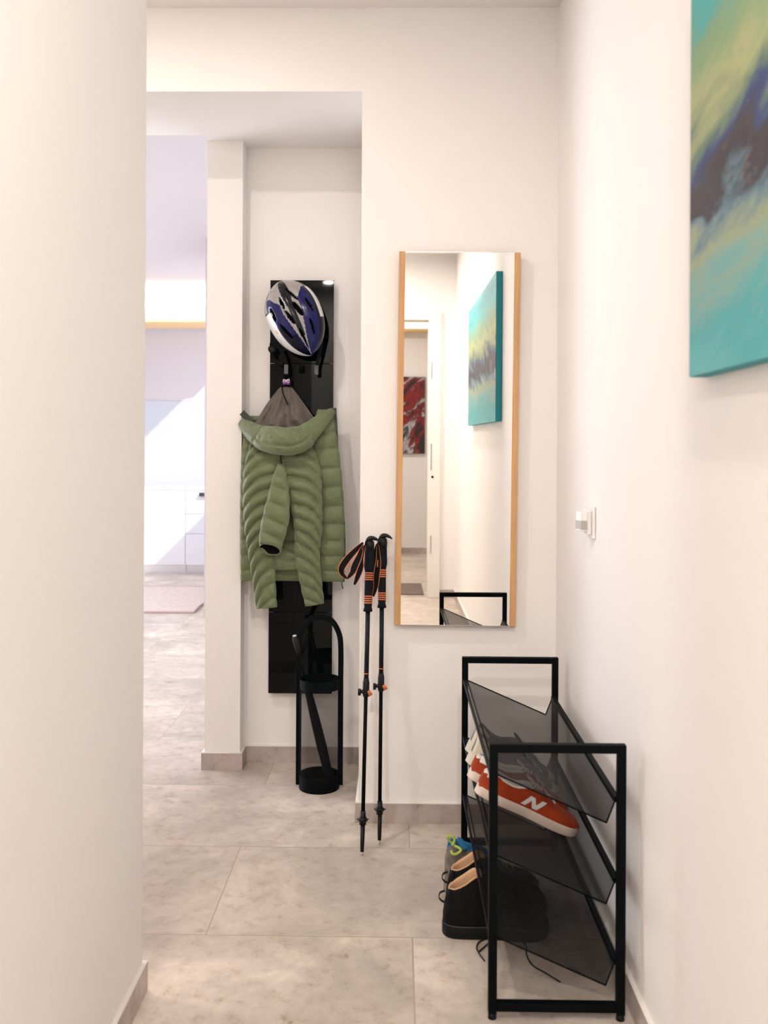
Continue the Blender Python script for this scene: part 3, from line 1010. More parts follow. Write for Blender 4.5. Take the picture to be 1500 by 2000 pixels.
    fl.tube(catmull([tuple(at(473, 806, Y=3.99)), tuple(at(482, 815, Y=3.975)), tuple(at(494, 826, Y=3.965))], 10), 1.0, flat=(0.026, 0.008), up=(0, 1, 0))
    fl.build('hood_toggle', M['dark_green'], t)
    # lining rising to the loop
    NR, NV = 40, 120
    rings = []
    for i in range(NR):
        u = i / (NR - 1)
        y = 756 + (846 - 756) * u
        xl = 548 + (486 - 548) * (u ** 0.85)
        xr = 570 + (634 - 570) * (u ** 0.95)
        cxp, hwp = (xl + xr) / 2, (xr - xl) / 2
        ring = []
        for k in range(NV):
            a = 2 * PI * k / NV
            ca_, sa = math.cos(a), math.sin(a)
            Y0 = 4.012 - 0.035 * u
            pp = at(cxp + hwp * ca_, y, Y=Y0)
            th = 0.010 + 0.040 * u
            fold = 1.1 * (1 - abs(math.sin(ca_ * 3.6 + 1.4 * u + 0.5)) ** 0.6) + 0.5 * math.sin(ca_ * 9 - 4 * u) + 0.3 * math.sin(ca_ * 17 + 5 * u)
            nz = noise.noise(pp * 25)
            pp = pp + Vector((0, -1, 0)) * (th * spow(sa, 0.8) + (sa > 0) * (fold * 0.016 + nz * 0.022) * (0.2 + u))
            ring.append(pp)
        rings.append(ring)
    MB().loft(rings).build('hood_lining', M['lining'], t, smooth=True)
    # zip edge
    z = MB()
    z.tube(catmull([tuple(at(x, y, Y=Y)) for x, y, Y in [(654, 797, 3.985), (657, 850, 3.978), (659, 890, 3.975), (665, 940, 3.97), (670, 1010, 3.97), (672, 1070, 3.972), (670, 1136, 3.98)]], 40), 1.0, flat=(0.012, 0.012))
    z.build('zip_edge', M['dark_green'], t)
    # loop, label, drawcord
    MB().tube(catmull([tuple(at(x, y, Y=Y)) for x, y, Y in [(552, 757, 4.0), (553, 742, 3.998), (559, 733, 3.994), (566, 742, 3.998), (567, 757, 4.0)]], 24), 0.0028, 8).build('hanging_loop', M['black_cloth'], t, smooth=True)
    MB().tube(catmull([tuple(at(x, y, Y=Y)) for x, y, Y in [(549, 742, 3.985), (552, 765, 3.975), (562, 790, 3.955)]], 16), 0.0028, 8).build('drawcord', M['black_cloth'], t, smooth=True)
    a, b2 = at(552, 741, Y=3.99), at(566, 751, Y=3.99)
    lb = MB().box(a.x, b2.x, 3.989, 3.992, b2.z, a.z).build('label', M['purple'], t)
    # white emblem: two small wheels and a bar
    em = MB()
    for px in (555.5, 562.5):
        q = at(px, 744, Y=3.988)
        em.tube([q + Vector((0.006 * math.cos(k * PI / 6), 0, 0.006 * math.sin(k * PI / 6))) for k in range(13)], 0.0014, 6)
    em.tube([at(553, 741, Y=3.988), at(559, 744.5, Y=3.988), at(565, 740, Y=3.988)], 0.0016, 6)
    em.build('emblem', M['h_white'], lb)
    MB().tube(catmull([tuple(at(x, y, Y=3.975)) for x, y in [(668, 1134), (668, 1142), (670, 1150)]], 8), 0.002, 6).build('drawcord', M['black_cloth'], t, smooth=True)
    return t


build_jacket()


# ------------------------------------------------------------------ umbrella stand and umbrella
def build_stand():
    cx_, cy_ = at(623.5, 1540, Y=3.80).x, 3.80
    r = 0.083
    t = thing('umbrella_stand', 'black mesh umbrella stand with arched handle on the niche floor', 'umbrella stand', (cx_, cy_, 0))
    c = (cx_, cy_, 0)
    zr = at(624, 1343, Y=cy_ - r).z
    MB().lathe([(r, 0.0), (r, 0.058), (r - 0.003, 0.058), (r - 0.003, 0.008), (0.001, 0.008)], 56, c).build('base_cup', M['black_metal'], t, smooth=False)
    MB().lathe([(r, zr - 0.022), (r, zr + 0.018), (r - 0.003, zr + 0.018), (r - 0.003, zr - 0.022), (r, zr - 0.022)], 56, c, cap=False).build('top_ring', M['black_metal'], t)
    MB().lathe([(r - 0.0015, 0.058), (r - 0.0015, zr - 0.022)], 72, c, cap=False).build('mesh_wall', M['stand_mesh'], t, smooth=True, fix=False)
    zt_ = at(640, 1204, Y=cy_).z
    pts = [(cx_ - r - 0.003, cy_, 0.01), (cx_ - r - 0.003, cy_, zr + 0.02)]
    pts2 = catmull([(cx_ - r - 0.003, cy_, zr + 0.02), (cx_ - r - 0.003, cy_, zt_ - 0.13), (cx_ - r + 0.005, cy_, zt_ - 0.07), (cx_ - r + 0.035, cy_, zt_ - 0.018), (cx_, cy_, zt_ - 0.001),
                    (cx_ + r - 0.035, cy_, zt_ - 0.018), (cx_ + r - 0.005, cy_, zt_ - 0.07), (cx_ + r + 0.003, cy_, zt_ - 0.13), (cx_ + r + 0.003, cy_, zr + 0.02)], 60)
    MB().tube([pts[0]] + pts2 + [(cx_ + r + 0.003, cy_, 0.01)], 1.0, flat=(0.006, 0.022), up=(1, 0, 0)).build('arched_handle', M['black_metal'], t, bevel=0.001)
    # umbrella
    top, bot = at(576, 1243, Y=3.80), Vector((cx_ + 0.048, cy_, 0.014))
    u = thing('folded_umbrella', 'black folded umbrella leaning in the mesh stand', 'umbrella', bot)
    def L(f): return bot.lerp(top, f)
    MB().tube([L(0.0), L(0.05), L(0.25), L(0.45), L(0.62), L(0.70)], [0.007, 0.017, 0.021, 0.019, 0.015, 0.008], 18).build('folded_canopy', M['black_cloth'], u, smooth=True)
    MB().tube([L(0.70), L(0.9)], 0.005, 12).build('shaft', M['black_metal'], u, smooth=True)
    MB().tube([L(0.88), L(0.92), L(0.985), L(1.0)], [0.009, 0.013, 0.014, 0.010], 16).build('handle', M['black_plastic'], u, smooth=True)
    MB().tube([L(1.0), L(1.012)], [0.010, 0.007], 16).build('end_cap', M['steel'], u, smooth=True)


build_stand()


# ------------------------------------------------------------------ trekking poles
def ribbon(mb, pts, w, th=0.0018, up=(0, 1, 0), edge=0.09):
    P = [Vector(p) for p in catmull(pts, 40)]
    prev = None
    rings = [[], [], []]
    for i, p in enumerate(P):
        t = (P[min(i + 1, 39)] - P[max(i - 1, 0)]).normalized()
        ws = w[0] + (w[1] - w[0]) * math.sin(PI * i / 39) ** 1.2 if isinstance(w, tuple) else w
        a = Vector(up)
        s = t.cross(a).normalized()
        if prev is not None and s.dot(prev) < 0: s = -s
        prev = s
        n = s.cross(t).normalized() * th / 2
        for q, (a0, a1, k) in enumerate(((-0.5, -0.5 + edge, 1.3), (-0.5 + edge, 0.5 - edge, 1.0), (0.5 - edge, 0.5, 1.3))):
            rings[q].append([p + s * a0 * ws - n * k, p + s * a1 * ws - n * k, p + s * a1 * ws + n * k, p + s * a0 * ws + n * k])
    for q in range(3): mb.loft(rings[q], 0 if q == 1 else 1)


def build_pole(tip_px, top_px, Ytop, label, loops, slash):
    tip = at(*tip_px, Z=0.001)
    top = at(*top_px, Y=Ytop)
    t = thing('trekking_pole', label, 'trekking pole', tip, 'trekking poles leaning beside the mirror')
    ln = (top - tip).length
    def L(d): return tip.lerp(top, d / ln)     # d metres from the tip
    ax = (top - tip).normalized()
    s = ln / 1.09
    MB().tube([L(0), L(0.014)], [0.003, 0.0045], 10).build('carbide_tip', M['steel'], t, smooth=True)
    MB().tube([L(0.012), L(0.03), L(0.10)], [0.006, 0.007, 0.0085], 14).build('tip_sleeve', M['black_plastic'], t, smooth=True)
    bk = MB().tube([L(0.108), L(0.112), L(0.120), L(0.124)], [0.010, 0.016, 0.016, 0.010], 18)
    for k in range(6):
        a = k * PI / 3
        q = L(0.116)
        bk.tube([q + Vector((math.cos(a), math.sin(a), 0)) * 0.012, q + Vector((math.cos(a), math.sin(a), 0.1)) * 0.020], 0.0025, 8)
    bk.tube([L(0.10), L(0.145)], [0.012, 0.009], 14)
    bk.build('basket', M['black_plastic'], t, smooth=True)
    MB().tube([L(0.10), L(0.56 * s)], 0.0068, 14).build('lower_shaft', M['black_metal'], t, smooth=True)
    MB().tube([L(0.56 * s), L(0.84 * s)], 0.0085, 14).build('upper_shaft', mat('dark_blue_black_tube', (0.006, 0.008, 0.012), 0.4, spec=0.2), t, smooth=True)
    MB().tube([L(0.604 * s), L(0.607 * s)], 0.0088, 14).build('marking_ring', M['orange'], t)
    cl = MB().tube([L(0.525 * s), L(0.535 * s), L(0.575 * s), L(0.59 * s)], [0.009, 0.012, 0.012, 0.009], 16)
    q = L(0.545 * s)
    cl.tube([q + Vector((-0.027, -0.004, 0)), q + Vector((0.004, -0.004, 0))], 0.0065, 10)
    cl.box(q.x - 0.028, q.x - 0.018, q.y - 0.012, q.y + 0.006, q.z - 0.012, q.z + 0.008)
    clo = cl.build('clamp', M['black_plastic'], t, smooth=True)
    MB().tube([q + Vector((0.008, -0.006, 0.004)), q + Vector((0.017, -0.006, -0.012))], [0.006, 0.008], 10).build('clamp_lever', M['orange'], clo, smooth=True)
    # lower grip, ring bands, upper grip
    MB().tube([L(0.822 * s), L(0.826 * s), L(0.838 * s), L(0.85 * s), L(0.93 * s), L(0.972 * s)], [0.0145, 0.017, 0.0135, 0.0145, 0.0145, 0.0145], 20).build('lower_grip', M['grip'], t, smooth=True)
    MB().tube([L(0.966 * s), L(0.972 * s), L(0.985 * s), L(1.0 * s), L(1.04 * s), L(1.07 * s)], [0.0145, 0.016, 0.0185, 0.018, 0.0165, 0.017], 20).build('upper_grip', M['grip'], t, smooth=True)
    for base in (0.851, 0.934):
        for k in range(4):
            MB().tube([L((base + k * 0.0078) * s), L((base + k * 0.0078 + 0.0042) * s)], 0.0156, 20).build('orange_ring', M['orange'], t)
    # head: rounded cap with a beak towards the right
    h0 = L(1.055 * s)
    hd = MB()
    sx = Vector((1, 0, 0))
    prof = [(-0.015, 0.000, 0.013, 0.015), (-0.017, 0.012, 0.014, 0.014), (-0.006, 0.026, 0.014, 0.012), (0.010, 0.031, 0.013, 0.008), (0.026, 0.027, 0.010, 0.005), (0.036, 0.019, 0.006, 0.0025)]
    rings = []
    for x, z, ry, rz in catmull(prof, 18):
        rings.append([h0 + Vector((x + (0.3 * rz * math.sin(2 * PI * k / 16)), ry * math.cos(2 * PI * k / 16), z + rz * math.sin(2 * PI * k / 16))) for k in range(16)])
    hd.loft(rings)
    hd.tube([L(1.04 * s), L(1.062 * s), L(1.075 * s), L(1.082 * s)], [0.0168, 0.018, 0.016, 0.006], 20)
    hd.build('grip_head', M['black_plastic'], t, smooth=True)
    for lp, w in loops:
        m = MB()
        ribbon(m, [tuple(at(x, y, Y=Y)) for x, y, Y in lp], w)
        m.build('wrist_strap', [M['black_cloth'], M['orange']], t)
    return t


build_pole((707, 1671), (722, 1049), 3.365, 'left trekking pole, nearer one with strap loops hanging to its left',
           [([(709, 1060, 3.34), (697, 1072, 3.31), (680, 1090, 3.29), (668, 1108, 3.28), (668, 1120, 3.28), (678, 1130, 3.28)], (0.008, 0.027)),
            ([(708, 1064, 3.335), (702, 1085, 3.30), (693, 1105, 3.285), (688, 1118, 3.28), (678, 1130, 3.28)], (0.008, 0.027)),
            ([(712, 1066, 3.33), (706, 1090, 3.30), (704, 1110, 3.29), (697, 1130, 3.285), (692, 1142, 3.285)], (0.008, 0.022))], 0)
build_pole((741, 1648), (747, 1044), 3.405, 'right trekking pole, its grip reaching the mirror edge',
           [([(737, 1062, 3.385), (732, 1085, 3.375), (729, 1105, 3.37), (731, 1135, 3.37), (729, 1165, 3.37)], (0.008, 0.034)),
            ([(738, 1066, 3.38), (739, 1095, 3.372), (736, 1120, 3.368), (734, 1145, 3.368), (729, 1165, 3.37)], (0.008, 0.024))], 0)

# ------------------------------------------------------------------ shoe rack
RX0, RX1 = at(955, 1500, Y=2.27).x, at(1221, 1500, Y=2.27).x
RY0, RY1 = 2.265, 3.215
RT = 0.672
TUBE = 0.021
rack = thing('shoe_rack', 'black steel shoe rack with three angled mesh shelves by the right wall', 'shoe rack', ((RX0 + RX1) / 2, (RY0 + RY1) / 2, 0))
for y in (RY0, RY1):
    f = MB()
    zb_ = 0.014
    f.box(RX0, RX0 + TUBE, y - TUBE / 2, y + TUBE / 2, zb_, RT)
    f.box(RX1 - TUBE, RX1, y - TUBE / 2, y + TUBE / 2, zb_, RT)
    f.box(RX0 + TUBE, RX1 - TUBE, y - TUBE / 2, y + TUBE / 2, RT - TUBE, RT)
    f.box(RX0 + TUBE, RX1 - TUBE, y - TUBE / 2, y + TUBE / 2, zb_ + 0.006, zb_ + 0.006 + TUBE)
    f.build('end_frame', M['black_metal'], rack, bevel=0.002)
    for x in (RX0 + TUBE / 2, RX1 - TUBE / 2):
        MB().tube([(x, y, 0.0), (x, y, 0.015)], [0.011, 0.009], 16).build('foot', M['black_plastic'], rack, smooth=True)
LA, LD, LE, LH = 0.283, -0.122, 0.305, -0.064
SHX = RX0 + 0.006
for zt in (0.598, 0.399, 0.199):
    ya, yb = RY0 + TUBE / 2, RY1 - TUBE / 2
    m = MB()
    m.add([(SHX, ya, zt), (SHX + LA, ya, zt + LD), (SHX + LA, yb, zt + LD), (SHX, yb, zt)], [(0, 1, 2, 3)])
    m.add([(SHX + LA, ya, zt + LD), (SHX + LE, ya, zt + LH), (SHX + LE, yb, zt + LH), (SHX + LA, yb, zt + LD)], [(0, 1, 2, 3)])
    sh = m.build('mesh_shelf', M['rack_mesh'], rack, fix=False)
    r = MB()
    for y in (ya, yb):
        r.tube([(SHX, y, zt), (SHX + LA, y, zt + LD)], 0.0022, 8)
        r.tube([(SHX + LA, y, zt + LD), (SHX + LE, y, zt + LH)], 0.0022, 8)
    r.tube([(SHX + 0.012, ya, zt - 0.005), (SHX + 0.012, yb, zt - 0.005)], 0.0022, 8)
    r.build('wire_rim', M['black_metal'], sh, smooth=True)
    MB().box(SHX - 0.003, SHX + 0.002, ya, yb, zt - 0.014, zt + 0.001).build('left_rail', M['black_metal'], sh)
    MB().box(SHX + LE - 0.004, SHX + LE + 0.010, ya, yb, zt + LH - 0.008, zt + LH + 0.006).build('right_rail', M['black_metal'], sh, bevel=0.001)


# ------------------------------------------------------------------ shoes
def interp(tab, s):
    for i in range(len(tab) - 1):
        if s <= tab[i + 1][0]:
            a, b = tab[i], tab[i + 1]
            f = (s - a[0]) / (b[0] - a[0] + 1e-9)
            f = f * f * (3 - 2 * f) if False else f
            p0 = tab[max(i - 1, 0)]
            p3 = tab[min(i + 2, len(tab) - 1)]
            # cubic hermite
            m1 = (b[1] - p0[1]) / (b[0] - p0[0] + 1e-9) * (b[0] - a[0])
            m2 = (p3[1] - a[1]) / (p3[0] - a[0] + 1e-9) * (b[0] - a[0])
            h = f
            return (2 * h ** 3 - 3 * h * h + 1) * a[1] + (h ** 3 - 2 * h * h + h) * m1 + (-2 * h ** 3 + 3 * h * h) * b[1] + (h ** 3 - h * h) * m2
    return tab[-1][1]


WID = [(0.0, 0.012), (0.008, 0.024), (0.03, 0.034), (0.08, 0.037), (0.14, 0.036), (0.20, 0.046), (0.24, 0.048), (0.27, 0.042), (0.29, 0.028), (0.298, 0.014), (0.30, 0.004)]
TOE = [(0, 0.0), (0.2, 0.0), (0.27, 0.001), (0.30, 0.004)]


class Shoe:
    def __init__(s, name, label, cat, loc, group, height, opening, L=0.30, sole_h=0.028, flare=0.004, wscale=1.0, heel_out=0.0):
        s.t = thing(name, label, cat, loc, group)
        s.height, s.opening, s.L, s.sh, s.ws = height, opening, L, sole_h, wscale
        s.k = L / 0.30
        s.flare = flare
        s.heel_out = heel_out

    def w(s, x): return max(0.001, interp(WID, x / s.k)) * s.k * s.ws

    def rel(s, mb, name, m, **k):
        return mb.build(name, m, s.t, origin=(0, 0, 0), **k)

    def sole(s, m, welt=None):
        xs = [s.L * (0.5 - 0.5 * math.cos(PI * i / 48)) for i in range(49)]
        out = [(x, s.w(x) + s.flare) for x in xs]
        poly = [(-s.flare, 0)] + out + [(s.L + s.flare, 0)] + [(x, -w) for x, w in reversed(out)]
        lv = [(0.0, 0.955), (0.003, 0.985), (s.sh * 0.5, 1.0), (s.sh - 0.002, 0.995), (s.sh, 0.97)]
        rings = []
        for z, f in lv:
            rings.append([Vector(((x - s.L / 2) * (0.985 + 0.015 * f) + s.L / 2, y * f, z + interp(TOE, max(0, min(0.3, x / s.k))) * (1 if z < 0.01 else 0.5))) for x, y in poly])
        s.rel(MB().loft(rings), 'sole', m, smooth=True, bevel=0.0)

    def outer(s, x, v):
        """outer wall, v 0 (sole) .. 1 (collar / crest); returns (y, z)"""
        w, h, o = s.w(x), interp(s.height, x / s.k) * 1.0, max(0.0005, interp(s.opening, x / s.k))
        o = min(o, w * 0.9)
        bulge = 1 + 0.05 * math.sin(PI * v)
        y = o + (w * bulge - o) * (math.cos(v * PI / 2) ** 0.75 if o < 0.01 else (1 - v ** 2.2))
        z = s.sh * 0.85 + (h - s.sh * 0.85) * (math.sin(v * PI / 2) ** 0.95 if o < 0.01 else v)
        return y, z

    def upper(s, m, ml, name='upper', seg=24, zones=None, mats=None):
        N = 110
        xs = [s.L * (0.002 + 0.996 * (0.5 - 0.5 * math.cos(PI * i / N))) for i in range(N + 1)]
        ro, cols = [], []
        for x in xs:
            side = [s.outer(x, v / seg) for v in range(seg + 1)]
            ring = [Vector((x, -y, z)) for y, z in side] + [Vector((x, y, z)) for y, z in reversed(side)]
            ro.append(ring)
        n = len(ro[0])
        vs = [p for r in ro for p in r]
        fs, mi = [], []
        for i in range(N):
            op = min(interp(s.opening, xs[i] / s.k), interp(s.opening, xs[i + 1] / s.k))
            for j in range(n - 1):
                if j == seg and op > 0.006: continue
                fs.append((i * n + j, i * n + j + 1, (i + 1) * n + j + 1, (i + 1) * n + j))
                jj = j if j <= seg else 2 * seg - j
                mi.append(zones((xs[i] + xs[i + 1]) / 2 / s.k, (jj + 0.5) / seg, j < seg) if zones else 0)
        fs.append(tuple(range(n)))
        mi.append(0)
        fs.append(tuple(N * n + j for j in reversed(range(n))))
        mi.append(0)
        up = s.rel(MB().add(vs, fs, mi), name, mats or m, smooth=True)
        md = up.modifiers.new('thickness', 'SOLIDIFY')
        md.thickness = 0.002
        md.offset = 1
        # lining
        ri = []
        for x in xs:
            op = interp(s.opening, x / s.k)
            if op < 0.006: continue
            h = interp(s.height, x / s.k)
            o = min(op, s.w(x) * 0.9)
            ring = []
            prof = [(o + 0.0015, h + 0.0005), (o - 0.002, h + 0.001), (o - 0.005, h - 0.006), (min(s.w(x) - 0.006, o + 0.002), s.sh + (h - s.sh) * 0.5), (s.w(x) * 0.6, s.sh + 0.006), (0, s.sh + 0.004)]
            ring = [Vector((x, -max(0, y), z)) for y, z in prof] + [Vector((x, max(0, y), z)) for y, z in reversed(prof)]
            ri.append(ring)
        s.rel(MB().loft(ri, closed=False, cap0=False, cap1=False), 'lining', ml, smooth=True)
        # padded heel collar closing the back of the opening
        x0 = [x for x in xs if interp(s.opening, x / s.k) >= 0.006][0]
        h = interp(s.height, x0 / s.k)
        o = min(interp(s.opening, x0 / s.k), s.w(x0) * 0.9)
        s.rel(MB().add([(x0, -o, h), (x0, o, h), (x0 + 0.004, o * 0.8, s.sh), (x0 + 0.004, -o * 0.8, s.sh)], [(0, 1, 2, 3)]), 'heel_lining', ml)
        # rim
        pts = [(x, -min(interp(s.opening, x / s.k), s.w(x) * 0.9) - 0.001, interp(s.height, x / s.k)) for x in xs if interp(s.opening, x / s.k) >= 0.006]
        full = list(reversed([(x, -y, z) for x, y, z in pts])) + pts
        s.rim = full
        s.rel(MB().tube(full, 0.0022, 8), 'collar_rim', ml, smooth=True)

    def laces(s, m, xs, r=0.0022, hw=0.020):
        l = MB()
        for i, x in enumerate(xs):
            z = interp(s.height, x / s.k)
            w = hw
            pts = []
            for a in (-1, -0.5, 0, 0.5, 1):
                y = a * w
                # height of the outer surface at this y
                best = z
                for v in range(30, 0, -1):
                    yy, zz = s.outer(x, v / 30)
                    if yy >= abs(y):
                        best = zz
                        break
                pts.append((x + 0.004 * (1 if i % 2 else -1) * a, y, best + 0.004))
            l.tube(catmull(pts, 12), r, 8)
        return s.rel(l, 'laces', m, smooth=True)


SN_H = [(0.0, 0.066), (0.02, 0.076), (0.05, 0.070), (0.09, 0.066), (0.13, 0.080), (0.16, 0.084), (0.20, 0.066), (0.24, 0.052), (0.27, 0.046), (0.29, 0.038), (0.30, 0.028)]
SN_O = [(0.0, 0.0), (0.006, 0.004), (0.012, 0.016), (0.03, 0.024), (0.08, 0.026), (0.12, 0.022), (0.14, 0.014), (0.15, 0.0), (0.30, 0.0)]
SLOPE = math.atan(0.122 / 0.283)


def place_on_shelf(root, zt, y, xoff, lift=0.003, yaw=0.0):
    # heel at distance xoff below the shelf's upper edge, measured along the slope
    root.rotation_euler = (0, SLOPE, yaw)
    nx, nz = math.sin(SLOPE), math.cos(SLOPE)
    root.location = (SHX + xoff * math.cos(SLOPE) + nx * lift, y, zt - xoff * math.sin(SLOPE) + nz * lift)


def red_sneaker(label, with_logo=True):
    sh = Shoe('suede_sneaker', label, 'sneaker', (0, 0, 0), 'rust red sneakers on the middle shelf', SN_H, SN_O, L=0.312, sole_h=0.027)
    sh.sole(M['cream_sole'])
    def zones(x, v, near):
        if x < 0.032 and v > 0.68: return 1
        if 0.05 < x < 0.15 and v > 0.90: return 1
        return 0
    sh.upper(None, M['off_white'], zones=zones, mats=[M['red_suede'], M['off_white']])
    sh.laces(M['off_white'], [0.158, 0.172, 0.186, 0.200, 0.214], 0.0026, 0.019)
    # tongue
    sh.rel(MB().loft([[Vector((x - 0.002, y, z)), Vector((x + 0.004, y, z + 0.001))] + [Vector((x + 0.004, -y, z + 0.001)), Vector((x - 0.002, -y, z))]
                      for x, y, z in ((0.165, 0.018, 0.078), (0.14, 0.021, 0.092), (0.120, 0.020, 0.100))]), 'tongue', M['off_white'], smooth=False, bevel=0.002)
    # eyelet stay panel
    st = MB()
    for sgn in (-1, 1):
        rows = []
        for i in range(14):
            x = 0.145 + 0.085 * i / 13
            row = []
            for v in (0.60, 0.68, 0.76, 0.84):
                y, z = sh.outer(x, v)
                row.append(Vector((x, sgn * (y + 0.0025), z + 0.002)))
            rows.append(row)
        st.loft(rows, closed=False, cap0=False, cap1=False)
    sh.rel(st, 'lace_panel', M['red_suede'], smooth=True, fix=False)
    # letter N on both sides
    bars = [((0.122, 0.0), (0.136, 0.0), (0.158, 1.0), (0.144, 1.0)),
            ((0.145, 0.98), (0.157, 0.98), (0.170, 0.02), (0.156, 0.02)),
            ((0.156, 0.0), (0.170, 0.0), (0.192, 1.0), (0.178, 1.0))]
    def wall_at(x, z):
        for q in range(60):
            y0, z0 = sh.outer(x, q / 60)
            y1, z1 = sh.outer(x, (q + 1) / 60)
            if z0 <= z <= z1: return y0 + (y1 - y0) * (z - z0) / (z1 - z0 + 1e-9)
        return y1
    for sgn in (-1, 1):
        lg = MB()
        for qd in bars:
            n = 8
            rows = []
            for i in range(n + 1):
                f = i / n
                row = []
                for g in (0, 0.5, 1):
                    a = [qd[0][k] * (1 - g) + qd[1][k] * g for k in (0, 1)]
                    b = [qd[3][k] * (1 - g) + qd[2][k] * g for k in (0, 1)]
                    x = a[0] * (1 - f) + b[0] * f
                    v = a[1] * (1 - f) + b[1] * f
                    z = 0.033 + 0.029 * v
                    row.append(Vector((x, sgn * (wall_at(x, z) + 0.0035), z)))
                rows.append(row)
            lg.loft(rows, closed=False, cap0=False, cap1=False)
        lo = sh.rel(lg, 'letter_n', M['h_white'], fix=False)
        md = lo.modifiers.new('thickness', 'SOLIDIFY')
        md.thickness = 0.0012
        md.offset = 0
    return sh.t


r1 = red_sneaker('near rust red suede sneaker with white letter N, on middle shelf')
place_on_shelf(r1, 0.399, 2.675, -0.006)
r2 = copy_tree(r1)
r2['label'] = 'second rust red sneaker, behind the near one on middle shelf'
place_on_shelf(r2, 0.399, 2.785, -0.020, yaw=0.03)


def grey_trainer(label):
    H = [(0.0, 0.080), (0.015, 0.094), (0.05, 0.080), (0.09, 0.076), (0.13, 0.094), (0.16, 0.094), (0.20, 0.074), (0.24, 0.058), (0.27, 0.050), (0.29, 0.040), (0.30, 0.028)]
    sh = Shoe('running_shoe', label, 'running shoe', (0, 0, 0), 'grey running shoes on the middle shelf', H, SN_O, L=0.30, sole_h=0.036, flare=0.006)
    sh.sole(M['cream'])
    def zones(x, v, near):
        if x < 0.045: return 1
        if x > 0.268 or v < 0.12: return 1
        return 0
    sh.upper(None, M['grey_knit'], zones=zones, mats=[M['grey_knit'], M['cream']])
    sh.laces(mat('pale_grey_lace', (0.45, 0.45, 0.47), 0.8), [0.160, 0.175, 0.190, 0.205, 0.220], 0.0028, 0.020)
    sh.rel(MB().loft([[Vector((x - 0.003, y, z)), Vector((x + 0.004, y, z + 0.002)), Vector((x + 0.004, -y, z + 0.002)), Vector((x - 0.003, -y, z))]
                      for x, y, z in ((0.165, 0.019, 0.088), (0.14, 0.023, 0.104), (0.125, 0.022, 0.110))]), 'tongue', M['black_cloth'], bevel=0.002)
    sw = MB()
    for sgn in (-1, 1):
        for x0, x1 in ((0.09, 0.16), (0.12, 0.20)):
            pts = []
            for i in range(10):
                f = i / 9
                x = x0 + (x1 - x0) * f
                y, z = sh.outer(x, 0.15 + 0.6 * f)
                pts.append((x, sgn * (y + 0.002), z))
            sw.tube(pts, 0.0022, 6)
    sh.rel(sw, 'side_stripe', mat('mid_grey_overlay', (0.33, 0.33, 0.34), 0.6), smooth=True)
    return sh.t


g1 = grey_trainer('grey running shoe with cream heel, next behind the red sneakers')
place_on_shelf(g1, 0.399, 2.925, -0.012)
g2 = copy_tree(g1)
g2['label'] = 'rearmost grey running shoe with cream heel on middle shelf'
place_on_shelf(g2, 0.399, 3.045, -0.004)

# low shelf stays empty; boots and a trail shoe stand on the floor under it
BT_H = [(0.0, 0.055), (0.006, 0.090), (0.016, 0.126), (0.03, 0.133), (0.06, 0.150), (0.09, 0.170), (0.11, 0.168), (0.13, 0.148), (0.17, 0.114), (0.21, 0.092), (0.25, 0.078), (0.28, 0.062), (0.30, 0.040)]
BT_O = [(0.0, 0.0), (0.014, 0.004), (0.022, 0.016), (0.04, 0.028), (0.08, 0.030), (0.10, 0.024), (0.115, 0.014), (0.125, 0.0), (0.30, 0.0)]


def boot(label, laces_out):
    sh = Shoe('ankle_boot', label, 'boot', (0, 0, 0), 'black ankle boots under the shoe rack', BT_H, BT_O, L=0.30, sole_h=0.034, flare=0.004, wscale=1.12)
    sh.sole(M['boot_sole'])
    sh.upper(M['boot'], M['tan'])
    sh.laces(M['lace_black'], [0.140, 0.155, 0.170, 0.185, 0.200], 0.0022, 0.018)
    # welt stitching and pull tab
    xs = [0.30 * (0.5 - 0.5 * math.cos(PI * i / 40)) for i in range(41)]
    pts = [(x, -(sh.w(x) + 0.0045), 0.036) for x in reversed(xs)]
    sh.rel(MB().tube(pts, 0.0012, 6), 'welt_seam', mat('dark_grey_thread', (0.05, 0.05, 0.05), 0.6), smooth=True)
    sh.rel(MB().tube(catmull([(0.004, 0, 0.118), (-0.010, 0, 0.112), (-0.013, 0, 0.098), (-0.004, 0, 0.088), (0.002, 0, 0.086)], 16), 1.0, flat=(0.010, 0.002), up=(1, 0, 0)), 'pull_tab', M['boot'])
    for pts in laces_out:
        sh.rel(MB().tube(catmull(pts, 30), 0.0022, 8), 'loose_lace', M['lace_black'], smooth=True)
    return sh.t


bx = at(870, 1830, Z=0.0)
B0 = Vector((0.140, 2.668, 0.0))


def bl(px, py): 
    p = at(px, py, Z=0.003) - B0
    return (p.x, p.y, 0.003)


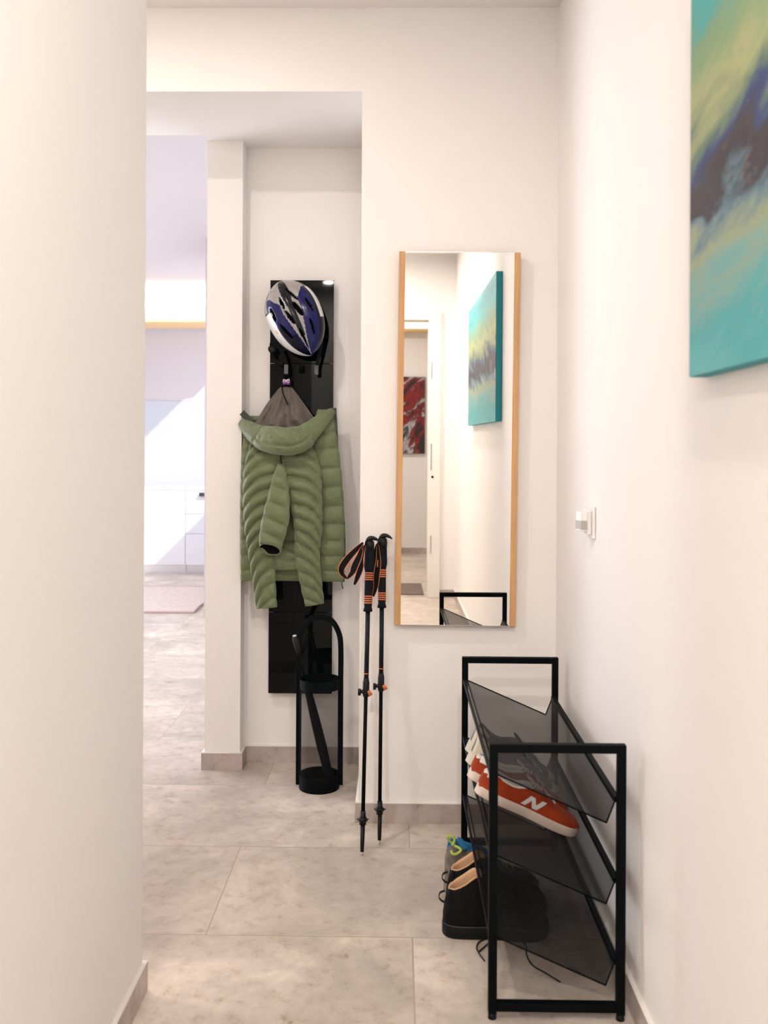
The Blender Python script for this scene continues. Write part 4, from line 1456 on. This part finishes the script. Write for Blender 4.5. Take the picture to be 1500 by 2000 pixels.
b1 = boot('near black ankle boot with tan lining, loose laces on the floor',
          [[(0.145, -0.022, 0.125), (0.130, -0.075, 0.06), bl(958, 1832), bl(938, 1838), bl(931, 1850), bl(937, 1864), bl(946, 1876)],
           [(0.17, -0.03, 0.10), (0.18, -0.085, 0.05), bl(1026, 1845), bl(1028, 1864), bl(1040, 1885), bl(1065, 1900), bl(1094, 1918)],
           [bl(957, 1840), bl(945, 1850), bl(936, 1858)]])
b1.location = B0
b2_ = copy_tree(b1)
for ch in list(b2_.children):
    if ch.name.startswith('loose_lace'): bpy.data.objects.remove(ch)
b2_['label'] = 'second black ankle boot with tan lining, behind the near boot'
b2_.location = (0.155, 2.788, 0)

TR_H = [(0.0, 0.100), (0.012, 0.148), (0.04, 0.150), (0.08, 0.138), (0.12, 0.130), (0.15, 0.114), (0.19, 0.085), (0.24, 0.066), (0.27, 0.056), (0.29, 0.044), (0.30, 0.030)]
ts = Shoe('trail_shoe', 'grey trail shoe with blue lining and lime laces, behind the black boots', 'trail shoe', (0, 0, 0), None, TR_H, SN_O, L=0.29, sole_h=0.034, flare=0.005)
ts.sole(mat('tan_grey_rubber', (0.20, 0.17, 0.13), 0.7))
ts.upper(M['trail'], M['blue'])
ts.laces(M['lime'], [0.150, 0.165, 0.180, 0.195, 0.21], 0.0026, 0.020)
tb = Vector((0.158, 2.918, 0))


def tl(px, py, Y):
    return tuple(at(px, py, Y=Y) - tb)


for pth in ([(884, 1648, 2.885), (876, 1640, 2.88), (874, 1633, 2.88), (880, 1634, 2.88), (888, 1638, 2.88), (884, 1652, 2.875)],
            [(882, 1662, 2.86), (884, 1668, 2.85), (892, 1668, 2.85), (900, 1662, 2.85), (898, 1657, 2.86), (888, 1652, 2.87)]):
    ts.rel(MB().tube(catmull([tl(*q) for q in pth], 24), 0.0042, 8), 'heel_loop', M['lime'], smooth=True)
a = [tl(893, 1634, 2.875), tl(903, 1638, 2.875), tl(914, 1655, 2.875), tl(906, 1660, 2.87), tl(897, 1652, 2.87)]
ts.rel(MB().loft([[Vector(p) + Vector((0, k, 0)) for p in a] for k in (-0.004, 0.004)]), 'heel_tab', M['blue'], bevel=0.002)
ts.t.location = tb
